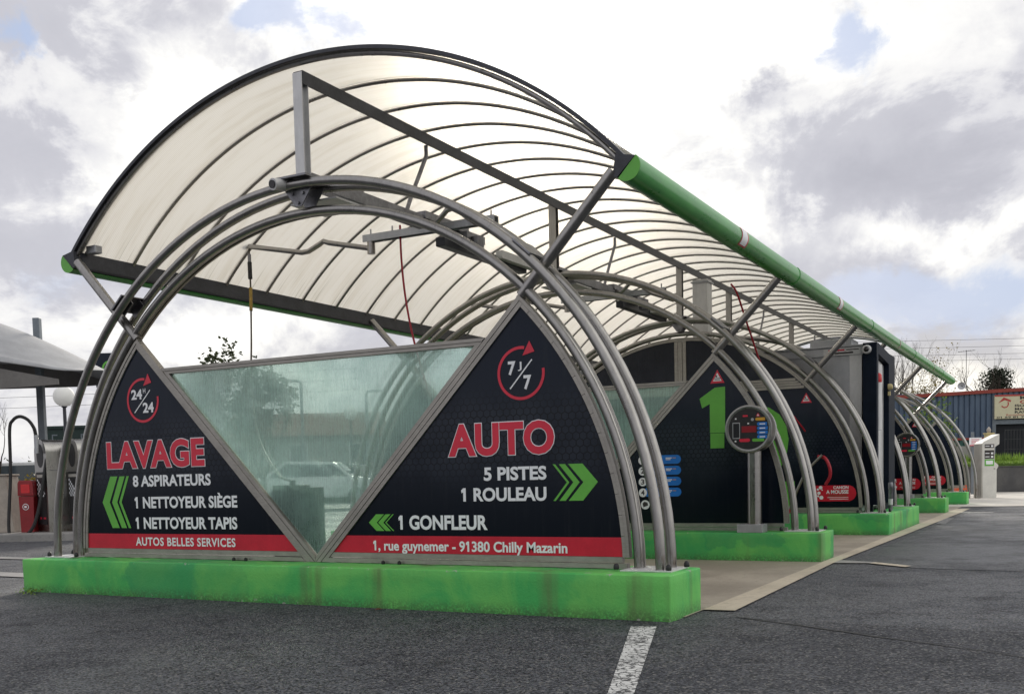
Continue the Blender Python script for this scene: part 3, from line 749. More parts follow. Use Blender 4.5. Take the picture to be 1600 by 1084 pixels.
sheet('road_marking', [(3.72, 15.6), (3.95, 15.6), (4.02, 13.2), (3.86, 13.2)], .009, 'faded_paint')
def strip_path(pts, w_):
    L, Rr = [], []
    for i, p_ in enumerate(pts):
        a = Vector(pts[max(i-1, 0)]); b = Vector(pts[min(i+1, len(pts)-1)]); t = (b-a).normalized(); n = Vector((-t.y, t.x))*w_*(.6+.8*random.random())/2
        L.append(tuple(Vector(p_)+n)); Rr.append(tuple(Vector(p_)-n))
    return L+Rr[::-1]
random.seed(5)
sp_ = [(3.9+i*.18, -.02-.18*i*.55+random.uniform(-.012, .012)) for i in range(34)]
mb = MB(); pl_ = strip_path(sp_, .022); n_ = len(sp_)
mb.add([(x, y, .0085) for x, y in pl_], [(i, i+1, 2*n_-2-i, 2*n_-1-i) for i in range(n_-1)]); mb.build('asphalt_seam', 'seam_tar', kind='structure')
sheet('concrete_strip', [(-13.0, 1.35), (-3.9, 1.0), (-3.9, .62), (-13.0, .95)], .012, 'kerb_concrete')
sheet('concrete_strip', [(-26, 3.4), (-3.9, 2.9), (-3.9, 2.65), (-26, 3.0)], .012, 'kerb_concrete')

# ------------------------------------------------------------------ plinths
def plinth(y0, y1, label, seed):
    random.seed(seed); bm = bmesh.new(); x0, x1, z0, z1 = -3.54, 3.54, -.05, HP
    bmesh.ops.create_cube(bm, size=1, matrix=Matrix.Translation(((x0+x1)/2, (y0+y1)/2, (z0+z1)/2)) @ Matrix.Diagonal((x1-x0, y1-y0, z1-z0, 1)))
    bmesh.ops.bevel(bm, geom=list(bm.edges), offset=.011, segments=2, affect='EDGES', profile=.5)
    bmesh.ops.subdivide_edges(bm, edges=[e for e in bm.edges if e.calc_length() > 2], cuts=70, use_grid_fill=True)
    bmesh.ops.subdivide_edges(bm, edges=[e for e in bm.edges if .2 < e.calc_length() < 1.2], cuts=4, use_grid_fill=True)
    from mathutils import noise
    for v in bm.verts:
        q_ = Vector((v.co.x*2.5+seed*3, v.co.y*2.5, v.co.z*2.5)); q2 = q_*4
        e_ = noise.noise(q_)*.008+noise.noise(q2)*.004
        edge = (abs(v.co.z-z1) < .03)
        v.co += Vector((noise.noise(q_+Vector((9, 0, 0)))*.006, e_, (noise.noise(q2+Vector((0, 7, 0)))*.004 if edge else 0)))
    me = bpy.data.meshes.new('concrete_plinth'); bm.to_mesh(me); bm.free(); me.materials.append(MATS['plinth_paint'])
    for p_ in me.polygons: p_.use_smooth = True
    o = bpy.data.objects.new('concrete_plinth', me); C.objects.link(o)
    return tag(o, label, 'plinth', 'green concrete plinths under the bay walls')
plinth(-.42, .29, 'bright green painted concrete plinth under the LAVAGE AUTO wall', 1)
plinth(WALLS[1]-.42, WALLS[1]+.29, 'green concrete plinth carrying the wall with green numeral 1', 2)
plinth(WALLS[2]-.42, WALLS[3]+.29, 'deep green concrete slab carrying the steel plant room and dark portal', 3)
plinth(WALLS[4]-.42, WALLS[4]+.29, 'green concrete plinth under the first arch past the dark portal', 4)
plinth(WALLS[5]-.42, WALLS[5]+.29, 'small far green concrete plinth, last before the white payment kiosk', 5)

# ------------------------------------------------------------------ bay walls
open_wall(WALLS[0], 'front arched wall with navy panels reading LAVAGE and AUTO', deco=deco_front)
open_wall(WALLS[1], 'arched wall whose navy panel carries a big green numeral 1', deco=deco_one)
full_wall(WALLS[2], 'closed arched wall with dark lunettes and CANON A MOUSSE sign, before the plant room', deco=deco_two)
full_wall(WALLS[3], 'closed arched wall directly behind the plant room and portal')
open_wall(WALLS[4], 'arched wall behind the far round coin terminal, past the portal', deco=deco_far)
open_wall(WALLS[5], 'arched wall on the last green plinth', deco=deco_far)
open_wall(WALLS[6], 'farthest arched wall, standing on bare concrete beside the white kiosk', ground=True)

# ------------------------------------------------------------------ roof
RC, RR = .712, 4.118
roof = thing('canopy_roof', 'long barrel vault canopy of translucent sheets with green gutters over the wash bays', 'canopy', (0, 0, 0))
HA = math.asin(3.035/RR); A0, A1 = math.pi/2-HA, math.pi/2+HA
NB, PITCHR, YR0 = 33, .7165, .045
for i in range(NB):
    ya, yb = YR0+PITCHR*i, YR0+PITCHR*(i+1)
    MB().ring(RR, RR+.010, A0, A1, ya+.002, yb-.002, 56, RC).build('roof_sheet', 'polycarbonate', roof, True)
for i in range(NB+1):
    y = YR0+PITCHR*i
    if i in (0, NB): continue
    MB().tube(arc(RR-.026, A0, A1, 56, y, RC), .0175, 8).build('rib', 'steel', roof, True)
for y, sg_ in ((YR0, -1), (YR0+PITCHR*NB, 1)):
    mb = MB(); mb.ring(RR-.006, RR+.026, A0-.008, A1+.008, min(y, y+sg_*.055), max(y, y+sg_*.055), 64, RC); mb.ring(RR+.012, RR+.022, A0, A1, min(y, y-sg_*.07)+.0005, max(y, y-sg_*.07), 64, RC)
    mb.build('edge_trim', 'dark_beam', roof, True)
    MB().tube(arc(RR-.036, A0, A1, 64, y+sg_*.02, RC), .021, 8).build('rib', 'steel', roof, True)
YE = YR0+PITCHR*NB+.05
for s_ in (1, -1):
    cx, cz = 3.100, 3.395; ta = math.atan2(.151, .14); n = 20; r = .107
    prof = [(cx+r*math.cos(ta-math.pi*i/n), cz+r*math.sin(ta-math.pi*i/n)) for i in range(n+1)]
    inner = [(cx+(r-.012)*math.cos(ta-math.pi*i/n), cz+(r-.012)*math.sin(ta-math.pi*i/n)) for i in range(n, -1, -1)]
    if s_ < 0: prof = [(-x, z) for x, z in prof]; inner = [(-x, z) for x, z in inner]
    mb = MB(); mb.prism((prof+inner) if s_ < 0 else (prof+inner)[::-1], -.02, YE)
    g_ = mb.build('gutter', 'gutter_green', roof, True, angle=50)
    mb = MB()
    for y in (-.024, YE-.004): mb.prism(prof if s_ < 0 else prof[::-1], y, y+.010)
    mb.build('end_cap', 'green_vinyl', g_)
    mb = MB()                                   # eaves plate between roof edge and gutter
    e0, e1, e2 = (s_*3.01, 3.50), (s_*3.165, 3.470), (s_*3.02, 3.325)
    pts = [e0, e1, (s_*3.165, 3.464), (s_*3.03, 3.335), e2, (s_*2.985, 3.34)]
    area = sum(pts[i][0]*pts[(i+1) % 6][1]-pts[(i+1) % 6][0]*pts[i][1] for i in range(6))
    mb.prism(pts if area > 0 else pts[::-1], -.03, YE); mb.build('eaves_plate', 'dark_beam', roof)
    if s_ > 0:
        for y in (2.72, 7.62, 13.4, 18.9):
            mb = MB(); q_ = [(cx+(r+.003)*math.cos(ta-math.pi*(i+.6)/n), cz+(r+.003)*math.sin(ta-math.pi*(i+.6)/n)) for i in range(int(n*.62))]
            mb.add([(x, yy, z) for yy in (y, y+.24 if y < 8 else y+.07) for x, z in q_], [(i, i+1, i+1+len(q_), i+len(q_)) for i in range(len(q_)-1)])
            st_ = mb.build('sticker', 'red_vinyl', g_, True)
            mb = MB(); q_ = [(cx+(r+.005)*math.cos(ta-math.pi*(i+1.6)/n), cz+(r+.005)*math.sin(ta-math.pi*(i+1.6)/n)) for i in range(int(n*.54))]
            ww = .20 if y < 8 else .05
            mb.add([(x, yy, z) for yy in (y+.02, y+ww) for x, z in q_], [(i, i+1, i+1+len(q_), i+len(q_)) for i in range(len(q_)-1)])
            mb.build('sticker', 'white_vinyl', g_, True)
        for y in (5.2, 10.4, 15.6, 20.8):
            mb = MB(); q_ = [(cx+(r+.006)*math.cos(ta-math.pi*i/n), cz+(r+.006)*math.sin(ta-math.pi*i/n)) for i in range(n+1)]
            q2_ = [(cx+(r-.004)*math.cos(ta-math.pi*i/n), cz+(r-.004)*math.sin(ta-math.pi*i/n)) for i in range(n, -1, -1)]
            mb.prism((q_+q2_)[::-1], y, y+.05); mb.build('gutter_joint', 'gutter_green', g_, True)
# ridge beam (open angle section), posts, struts, hangers
mb = MB(); mb.box(-.052, .052, -.03, YE, 4.692, 4.704); mb.box(.040, .052, -.03, YE, 4.590, 4.692); mb.box(-.052, -.044, .0, YE, 4.640, 4.692)
mb.build('ridge_beam', 'dark_beam', roof)
for Yw in WALLS[:6]:
    mb = MB(); mb.box(-.050, .050, Yw-.046, Yw-.038, HP+RO+.062, 4.690); mb.box(-.006, .006, Yw-.038, Yw+.038, HP+RO+.062, 4.690); mb.box(-.050, .050, Yw+.038, Yw+.046, HP+RO+.062, 4.690)
    mb.build('post', 'pale_metal' if Yw == 0 else 'steel', roof)
    for s_ in (1, -1):
        MB().tube([(s_*2.165, Yw, 2.53), (s_*2.98, Yw, 3.385)], .047, 14).build('strut', 'steel', roof, True)
for Yh in (2.05, 7.25, 15.8, 21.0):
    MB().tube([(.0, Yh, 4.60), (.0, Yh, 4.49), (-.02, Yh-.30, 3.98), (-.02, Yh-.40, 3.80)], .022, 8).build('hanger_bar', 'bracket_steel', roof, True)

# ------------------------------------------------------------------ overhead booms
def boom(Y0, label):
    t = thing('overhead_boom', label, 'overhead boom', (0, Y0, 3.55), 0, 'overhead lance booms')
    mb = MB(); mb.box(-.07, .05, .06, 1.98, .17, .29); mb.build('rail', 'bracket_steel', t, bevel=.006)
    mb = MB(); mb.box(-.26, .26, .12, .62, .05, .066); mb.build('support_plate', 'pale_metal', t); mb = MB(); mb.box(.02, .11, 3.5, 4.95, .11, .20); mb.build('support_beam', 'pale_metal', t); mb = MB(); mb.box(-.10, .02, 2.35, 4.3, .06, .16); mb.build('cable_chain', 'dark_beam', t, bevel=.01)
    mb = MB(); mb.box(-.92, .76, 2.13, 2.23, .235, .247); mb.box(-.92, .76, 2.13, 2.142, .17, .235); mb.box(-.92, .76, 2.218, 2.23, .17, .235)
    for x in (-.84, -.55, .55, .70): mb.lathe([(.010, .24), (.010, .31)], (x, 2.18, 0), 'z', 6)
    mb.build('cross_rail', 'sheet_metal', t)
    mb = MB(); mb.box(-.07, .07, 1.9, 2.8, .255, .335); mb.box(-.16, .16, 2.6, 3.0, .16, .25); mb.lathe([(.075, .05), (.075, .20)], (.2, 2.75, 0), 'z', 12); mb.build('carrier', 'bracket_steel', t, bevel=.006)
    mb = MB(); mb.tube([(-.84, 2.18, .10), (-1.43, 2.18, .235), (-1.50, 2.18, .262), (-1.56, 2.18, .235), (-1.72, 2.18, .175), (-1.82, 2.18, .172), (-2.60, 2.18, .335)], .030, 10)
    mb.lathe([(.045, .04), (.045, .17)], (-.84, 2.18, 0), 'z', 12); mb.lathe([(.024, -.09), (.028, 0)], (-2.60, 2.18, .345), 'x', 8)
    mb.build('arm', 'steel', t, True)
    mb = MB(); mb.tube([(-.10, 2.0, .28), (.13, 2.0, .21), (.27, 2.0, .33), (.36, 2.0, .34), (.62, 2.0, .15), (.95, 2.0, .02)], .030, 10)
    mb.build('arm', 'steel', t, True)
    return t
b1 = boom(0, 'grey overhead boom with cranked arms above the first wash bay')
b2 = copy_thing(b1, (0, WALLS[1], 3.55), 'overhead boom above the second wash bay, behind the numeral 1 wall')
def hose(name, pts, r, mat, label, n=8):
    # smooth path (Catmull-Rom)
    P = [Vector(p_) for p_ in pts]; P = [P[0]*2-P[1]]+P+[P[-1]*2-P[-2]]; path = []
    for i in range(1, len(P)-2):
        for j in range(8):
            t = j/8; a, b, c_, d = P[i-1:i+3]
            path.append(.5*((2*b)+(c_-a)*t+(2*a-5*b+4*c_-d)*t*t+(3*b-a-3*c_+d)*t**3))
    path.append(P[-2])
    return path, MB().tube(path, r, n)
t = thing('pressure_hose', 'thin tan hose with black and yellow sleeve hanging from the boom arm', 'hose', (-2.62, 2.18, 3.88))
O_ = Vector((2.62, -2.18, -3.88))
def rel(pts): return [tuple(Vector(p_)+O_) for p_ in pts]
path, mb = hose('', rel([(-2.62, 2.18, 3.86), (-2.60, 2.16, 3.60), (-2.575, 2.13, 3.30), (-2.46, 1.98, 2.75), (-2.20, 1.66, 2.10), (-1.72, 1.22, 1.55), (-.90, .55, 1.16), (-.42, .19, 1.08)]), .0105, 'tan_hose', '')
mb.build('line', 'tan_hose', t, True)
MB().tube(path[5:12], .026, 10).build('sleeve', 'black', t, True); MB().tube(path[14:20], .020, 10).build('sleeve', 'yellow_hose', t, True)
MB().tube(path[2:6], .021, 10).build('swivel', 'bracket_steel', t, True)
_, mb = hose('', [(-.46, 2.2, 3.86), (-.455, 2.2, 3.5), (-.42, 2.2, 3.1), (-.36, 2.22, 2.7), (-.27, 2.25, 2.3), (-.19, 2.3, 1.95)], .012, '', '')
tag(mb.build('pressure_hose', 'red_hose', None, True), 'thin red hose hanging from the cross rail over the first bay', 'hose')
_, mb = hose('', [(1.74, WALLS[1]+2.2, 3.75), (1.82, WALLS[1]+2.25, 3.6), (1.9, WALLS[1]+2.6, 3.1), (1.98, WALLS[1]+3.4, 2.4), (2.2, WALLS[1]+4.8, 1.7)], .014, '', '')
tag(mb.build('pressure_hose', 'red_hose', None, True), 'red hose hanging before the dark lunette of the second bay', 'hose')
_, mb = hose('', [(2.40, 9.98, 1.28), (2.52, 9.93, 1.25), (2.60, 9.9, 1.10), (2.60, 9.92, .95), (2.52, 9.98, .82)], .028, '', '')
tag(mb.build('pressure_hose', 'red_hose', None, True), 'short loop of red hose above the CANON A MOUSSE sign', 'hose')
t = thing('wash_lance', 'steel wash lance leaning against the navy wall left of the red foam sign', 'lance', (2.06, 9.94, .62))
MB().tube([(-.12, 0, -.20), (0, 0, .10), (.15, -.02, .42), (.42, -.04, .68)], .022, 10).build('tube', 'steel', t, True); MB().tube([(-.17, 0, -.30), (-.12, 0, -.20)], .034, 10).build('nozzle', 'red_hose', t, True)

# lance holder standing on the front plinth behind the glass
t = thing('lance_holder', 'dark lance holder box standing behind the front wet glass', 'lance holder', (-.46, .16, HP-.008))
mb = MB(); mb.box(-.13, .20, -.06, .10, .009, .715); mb.build('box', 'rubber', t, bevel=.012)
mb = MB(); mb.box(.215, .36, -.05, .10, .009, .69); mb.build('side_case', 'dark_green', t, bevel=.012)
mb = MB(); mb.tube([(.05, .02, .71), (.05, .02, .76)], .03, 10); mb.build('collar', 'black', t, True)

# ------------------------------------------------------------------ coin terminals
def terminal(x, y, label):
    t = thing('coin_terminal', label, 'coin terminal', (x, y, HP), 0, 'round coin terminals')
    zc = h(1.570)
    mb = MB(); mb.box(-.155, .155, .02, .25, 0, .10); mb.build('base', 'sheet_metal', t, bevel=.006)
    mb = MB(); mb.lathe([(.085, .10), (.085, zc-.20)], (.03, .14, 0), 'z', 28); mb.box(.0, .06, .045, .058, .10, zc-.24); mb.build('column', 'steel', t, True)
    mb = MB(); mb.lathe([(.235, .012), (.262, .0), (.283, .006), (.285, .155), (.28, .16), (.0, .16)], (0, 0, zc), 'y', 56); mb.build('drum', 'steel', t, True)
    mb = MB(); mb.lathe([(.25, .158), (.25, .182)], (0, 0, zc), 'y', 40); mb.build('gasket', 'black', t, True)
    mb = MB(); mb.lathe([(.0, .18), (.275, .18), (.28, .19), (.27, .27), (.20, .30), (.0, .302)], (0, 0, zc), 'y', 48); mb.build('drum', 'pale_metal', t, True)
    f = MB().lathe([(.0, .004), (.24, .004), (.24, .014), (0, .014)], (0, 0, zc), 'y', 48).build('display_face', 'black', t)
    y0 = .001
    def dot(pts, mat, nm, y=y0): return MB().face([(px, zc+pz) for px, pz in pts], y).build(nm, mat, f)
    dot([(-.19, -.11), (-.10, -.11), (-.10, .08), (-.19, .08)], 'sheet_metal', 'coin_slot'); dot([(-.182, -.10), (-.108, -.10), (-.108, .07), (-.182, .07)], 'interior_dark', 'coin_slot', -.001)
    dot([(-.08, -.04), (.095, -.04), (.095, .035), (-.08, .035)], 'red_display', 'readout')
    for i in range(4): dot(pill(.105, .232-.004*abs(i-1.5)**2, .055-.05*i-.02, .055-.05*i+.02, right=False), 'blue_vinyl', 'program_label')
    dot(pill(.085, .20, .095, .130, right=False), 'yellow_vinyl', 'program_label'); dot(pill(-.11, .02, -.15, -.112), 'red_letter', 'program_label'); dot(pill(.045, .19, -.15, -.115), 'green_vinyl', 'program_label')
    dot([(.09, .145), (.145, .145), (.117, .185)], 'red_letter', 'symbol'); dot([(.105, .150), (.130, .150), (.117, .172)], 'white_vinyl', 'symbol', -.001)
    dot(circ(.05, .11, .018, 14), 'sheet_metal', 'button'); dot([(-.065, .145), (-.005, .145), (-.005, .165), (-.065, .165)], 'red_letter', 'symbol')
    for (px, pz) in ((-.15, .125), (.0, .065), (-.155, -.14)): dot([(px-.010, pz-.008), (px+.010, pz-.008), (px+.010, pz+.008), (px-.010, pz+.008)], 'white_vinyl', 'symbol')
    for i in range(4): dot([(.135, .048-.05*i), (.20, .048-.05*i), (.20, .060-.05*i), (.135, .060-.05*i)], 'white_vinyl', 'symbol', -.001)
    return t
t1 = terminal(2.70, WALLS[1]-.425, 'round steel coin terminal on a column before the numeral 1 wall')
copy_thing(t1, (2.70, WALLS[4]-.425, HP), 'small far round coin terminal seen just right of the dark portal')

# ------------------------------------------------------------------ plant room and dark portal
t = thing('plant_room', 'grey sheet metal plant room box between the closed arched walls', 'plant room', (0, 11.7, HP))
Y0_, Y1_ = -1.14, .80
mb = MB(); mb.box(-2.98, 2.98, Y0_, Y1_, .012, 2.60); mb.build('body', 'sheet_metal', t)
mb = MB(); mb.box(-3.0, 3.02, Y0_-.025, Y1_+.025, 2.602, 2.74); mb.box(-3.03, 3.05, Y0_-.05, Y1_+.05, 2.742, 2.77); mb.build('fascia', 'sheet_metal', t, bevel=.004)
mb = MB(); mb.box(2.80, 2.995, Y0_-.018, Y0_-.002, .012, 2.60); mb.box(-2.995, -2.80, Y0_-.018, Y0_-.002, .012, 2.60); mb.box(1.55, 1.58, Y0_-.012, Y0_-.002, .012, 2.60); mb.build('corner_trim', 'pale_metal', t)
mb = MB(); mb.box(2.12, 2.80, -1.0, -.35, 2.772, 2.90); mb.build('roof_unit', 'sheet_metal', t, bevel=.01)
s_ = MB().box(2.38, 2.98, Y0_-.029, Y0_-.026, 2.612, 2.725).build('name_plate', 'pale_metal', t)
mb = MB(); mb.box(2.46, 2.72, Y0_-.032, Y0_-.0295, 2.682, 2.708); mb.build('lettering', 'red_letter', s_)
mb = MB(); mb.box(2.75, 2.95, Y0_-.032, Y0_-.0295, 2.686, 2.702); mb.box(2.56, 2.86, Y0_-.032, Y0_-.0295, 2.632, 2.660); mb.build('lettering', 'sign_dark', s_)
t = thing('exhaust_duct', 'pale square exhaust duct rising from the plant room to the canopy', 'duct', (.045, 11.3, HP+2.77))
mb = MB(); mb.box(-.14, .14, -.14, .14, 0, 1.46); mb.build('shaft', 'pale_metal', t, bevel=.006); [MB().box(-.165, .165, -.165, .165, a_, a_+.03).build('flange', 'sheet_metal', t) for a_ in (.70, 1.40)]
t = thing('dark_portal', 'tall dark navy portal frame with inset payment panel on the deep plinth', 'payment portal', (3.14, 11.4, HP))
mb = MB(); mb.box(-.11, .11, -.97, -.80, .12, 2.775); mb.box(-.04, .04, -.94, -.86, .0, .12); mb.build('front_leg', 'portal_paint', t, bevel=.006)
mb = MB(); mb.box(-.11, .11, .30, .98, .12, 2.70); mb.box(-.04, .04, .4, .9, .0, .12); mb.build('rear_leg', 'portal_paint', t, bevel=.006)
mb = MB(); mb.xprism([(-.798, 2.60), (.298, 2.52), (.298, 2.70), (-.798, 2.775)], -.11, .11); mb.build('lintel', 'portal_paint', t)
mb = MB(); mb.xprism([(-.798, .10), (-.5, .10), (.298, .10), (.298, 2.50), (-.5, 2.56), (-.798, 2.58)], -.10, .02); mb.build('inset_panel', 'pale_metal', t)
mb = MB(); mb.lathe([(.09, 1.36), (.09, 2.45)], (.02, -.45, 0), 'z', 20); mb.build('rolled_cover', 'pale_metal', t, True)
p_ = MB().box(.021, .030, -.78, -.30, .95, 1.62).build('poster', 'black', t)
MB().box(.0305, .033, -.74, -.50, 1.50, 1.58).build('lettering', 'white_vinyl', p_)
mb = MB()
for i in range(7): mb.box(.0305, .033, -.73, -.55+.03*(i % 3), 1.10+.05*i, 1.125+.05*i)
mb.build('lettering', 'white_vinyl', p_)
MB().xprism([(-.6, 1.15), (-.4, 1.25), (-.45, 1.40), (-.52, 1.48), (-.5, 1.3)], .0305, .033).build('picture', 'blue_vinyl', p_)
MB().lathe([(.055, 0), (.06, .03), (.055, .12), (.03, .15), (0, .155)], (.075, -.60, 2.15), 'z', 14).build('alarm_lamp', 'red_plastic', t, True)
mb = MB(); mb.lathe([(.0, 0), (.05, 0), (.055, .04), (.04, .07), (0, .08)], (.112, .20, 2.12), 'x', 16); mb.box(.112, .15, .17, .23, 1.97, 2.04); mb.build('flood_lamp', 'post_yellow', t, True)
t = thing('security_camera', 'small grey dome camera at the top of the dark portal', 'security camera', (3.10, 10.41, HP+2.66))
MB().lathe([(.0, .02), (.07, .02), (.075, -.03), (.06, -.06), (0, -.065)], (0, 0, 0), 'y', 18).build('housing', 'pale_metal', t, True); MB().lathe([(.0, -.0665), (.045, -.066), (.03, -.09), (0, -.10)], (0, 0, 0), 'y', 16).build('lens', 'lens', t, True)
t = thing('barrier_post', 'short dark post standing at the front of the deep plinth by the portal', 'post', (3.36, 11.15, HP))
MB().lathe([(.035, 0), (.035, .36), (.04, .37), (.04, .46), (.03, .48)], (0, 0, 0), 'z', 12).build('shaft', 'bracket_steel', t, True); MB().lathe([(.037, .10), (.037, .20)], (0, 0, 0), 'z', 12).build('sleeve', 'pale_metal', t, True)
t = thing('security_camera', 'pale bullet camera under the crown of the front arch', 'security camera', (-.13, -.22, HP+RO-.01))
c_ = MB(); c_.tube([(.02, .16, .03), (-.01, -.04, 0)], .052, 16); c_.build('housing', 'pale_metal', t, True); c_ = MB(); c_.tube([(-.0105, -.0405, 0), (-.012, -.052, -.002)], .036, 14); c_.build('lens', 'lens', t, True)
c_ = MB(); c_.box(-.03, .03, .06, .12, .045, .072); c_.build('mount', 'bracket_steel', t)
t = thing('flood_light', 'small grey flood light on the left gutter at the canopy front', 'flood light', (-2.90, .14, 3.50))
mb = MB(); mb.box(-.07, .07, -.04, .05, -.015, .065); mb.build('housing', 'sheet_metal', t, bevel=.01); mb = MB(); mb.tube([(-.11, 0, .0), (-.06, 0, .03)], .022, 8); mb.build('bracket', 'bracket_steel', t, True)

# ------------------------------------------------------------------ background, left: vacuum island
VR = YAW
def loc(t_u, t_v): return None
isl = MB(); isl.box(-3.2, 1.75, -.4, 1.6, -.05, .16); o = isl.build('kerb_island', 'kerb_concrete', None, bevel=.03, kind='structure'); o.location = (-11.95, 6.85, 0); o.rotation_euler = (0, 0, VR)
def vacuum(x, y, label):
    t = thing('vacuum_station', label, 'vacuum station', (x, y, .16), VR-R(42), 'vacuum stations on the island')
    prof = [(-.26, 0), (.26, 0), (.26, 1.62)]+[(.26*math.cos(math.pi*i/14), 1.62+.26*math.sin(math.pi*i/14)) for i in range(1, 14)]+[(-.26, 1.62)]
    MB().prism(prof, 0, .72).build('cabinet', 'steel', t, True); MB().box(-.262, .262, .02, .72, 1.245, 1.26).build('seam', 'bracket_steel', t)
    pr2 = [(x_*1.02, z_+.004 if z_ > .1 else z_) for x_, z_ in prof]
    MB().prism(pr2, -.05, -.002).build('front_plate', 'steel', t, True)
    MB().face([(.15*math.cos(2*math.pi*i/28), 1.55+.24*math.sin(2*math.pi*i/28)) for i in range(28)], -.054).build('display', 'black', t)
    f_ = MB(); f_.prism([(-.20, .15), (.20, .15), (.20, 1.22), (-.20, 1.22)], -.058, -.0515); f_ = f_.build('holder_panel', 'black', t)
    mb = MB()
    for i in range(7):
        for j in range(8):
            if (i+j) % 2 and i*1.1 < 8-j+1: mb.box(-.17+.048*i, -.17+.048*i+.046, -.0605, -.0585, .72+.045*j, .72+.045*j+.043)
    mb.build('chequer', 'white_vinyl', f_); MB().box(-.17, .17, -.0605, -.0585, 1.11, 1.17).build('name_strip', 'kiosk_shade', f_)
    [MB().box(a_, b_, -.0605, -.0585, .26, .30).build('label', 'red_letter', f_) for a_, b_ in ((-.10, -.03), (.05, .16))]
    return t
v1 = vacuum(-12.50, 6.83, 'rounded steel vacuum station with black hose holder and chequer print')
copy_thing(v1, (-11.93, 7.14, .16), 'second rounded steel vacuum station, half hidden by the front arch')
t = thing('vacuum_hose', 'ribbed black vacuum hose looping over a short post', 'hose', (-12.5, 6.75, .16), VR)
def ph(path, r): return MB().tube(path, r, 8)
P_ = [(-.0, -.08, 1.95), (-.03, -.1, 2.12), (-.14, -.1, 2.28), (-.30, -.1, 2.35), (-.44, -.1, 2.28), (-.52, -.1, 2.08), (-.55, -.1, 1.2), (-.62, -.15, .15), (-.55, -.18, -.06), (-.32, -.18, -.07), (-.12, -.18, .10), (.02, -.16, .50), (.12, -.12, 1.05), (.20, -.1, 1.5)]
path, mb = hose('', P_, .034, '', ''); mb.build('tube', 'rubber', t, True)
MB().tube([(0.0, -.08, 1.60), (.0, -.08, 1.97)], .045, 10).build('elbow', 'sheet_metal', t, True)
mb = MB()
for i in range(0, 34): 
    pp = path[i]; mb.tube([tuple(pp+Vector((0, 0, -.004))), tuple(pp+Vector((0, 0, .004)))], .043, 8)
mb.build('rings', 'rubber', t)
t = thing('rubbish_bin', 'red litter bin with glossy hood beside the vacuum station', 'bin', (-12.82, 6.72, .16), VR)
MB().prism([(-.15, 0), (.12, 0), (.14, .74), (-.17, .74)], -.12, .18).build('body', 'red_paint', t, bevel=.01); MB().prism([(-.18, .745), (.15, .745), (.14, 1.0), (.11, 1.06), (-.14, 1.06), (-.17, 1.0)], -.14, .19).build('hood', 'red_paint', t, bevel=.015)
MB().box(-.10, .08, -.150, -.143, .80, .98).build('flap', 'red_plastic', t)
mb = MB(); mb.lathe([(.065, 0), (.065, .003)], (-.03, -.126, .52), 'y', 20); e_ = mb.build('emblem', 'white_vinyl', t); MB().lathe([(.052, -.002), (.052, 0)], (-.03, -.127, .52), 'y', 20).build('emblem', 'red_paint', e_); MB().box(-.055, -.005, -.133, -.1305, .50, .54).build('symbol', 'white_vinyl', e_)
t = thing('stone_cabinet', 'tapered beige concrete cabinet at the left edge of the island', 'cabinet', (-13.35, 6.45, .16), VR)
MB().prism([(-.5, 0), (.30, 0), (.17, 1.16), (-.5, 1.16)], -.1, .45).build('body', 'beige_stone', t, bevel=.02); MB().box(-.5, .19, -.13, .48, 1.162, 1.20).build('cap', 'beige_stone', t, bevel=.01)
def globe_lamp(x, y, zt, label, r=.245):
    t = thing('globe_lamp', label, 'globe lamp', (x, y, 0), 0, 'globe lamps')
    MB().lathe([(.07, 0), (.06, .3), (.05, zt-r*2-.02), (.075, zt-r*2-.02), (.095, zt-r*2+.03)], (0, 0, 0), 'z', 14).build('pole', 'dark_beam', t, True)
    MB().lathe([(r*math.sin(math.pi*i/20), zt-r-r*math.cos(math.pi*i/20)) for i in range(1, 20)], (0, 0, 0), 'z', 28).build('globe', 'white_globe', t, True)
    return t
globe_lamp(-20.9, 14.2, 4.10, 'bright white globe lamp on a dark pole, seen below the grey sail canopy', .31)
globe_lamp(-18.13, 24.81, 3.84, 'white globe lamp seen hazily through the wet front glass', .26)
# sail canopy
t = thing('sail_canopy', 'grey tensioned sail canopy on steel poles at the left edge', 'canopy', (-14.4, 8.7, 0), VR)
def sail():
    bm_v, bm_f = [], []; NU, NV = 28, 14
    for i in range(NU+1):
        u = i/NU; x = -5.2+u*6.45
        for j in range(NV+1):
            v = j/NV
            top = 4.93-.50*max(0, (x+1.6)/2.85)**1.25*2.55-.10*max(0, -x-2.2)**1.3
            edge = 3.62+.02*(x+.3)**2*.6 if x < .6 else 3.62
            edge = max(min(edge, top-.0), 3.5)
            e_ = 3.5+.30*max(0, (-x+.9)/2)**.9
            prof = abs(2*v-1)
            z = top+(min(e_, top)-top)*prof**1.35
            wdt = 2.6*(1-.35*max(0, (x+2)/3.3)**2)
            bm_v.append((x, (2*v-1)*wdt, z))
    for i in range(NU):
        for j in range(NV): a = i*(NV+1)+j; bm_f.append((a, a+1, a+NV+2, a+NV+1))
    return bm_v, bm_f
vs, fs = sail(); mb = MB(); mb.add(vs, fs); o = mb.build('sail', 'sail', t, True, angle=80)
so = o.modifiers.new('thickness', 'SOLIDIFY'); so.thickness = .02
mb = MB()
prof = [(-5.0, 3.30), (-.2, 3.33), (1.05, 3.40), (1.05, 3.52), (-.2, 3.80), (-5.0, 4.02)]
for y, sc_ in ((-2.2, .908), (1.9, 1.08)): mb.prism([(x_, (z_-1.09)*sc_+1.09) for x_, z_ in prof], y, y+.03)
mb.build('valance', 'canopy_lining', t)
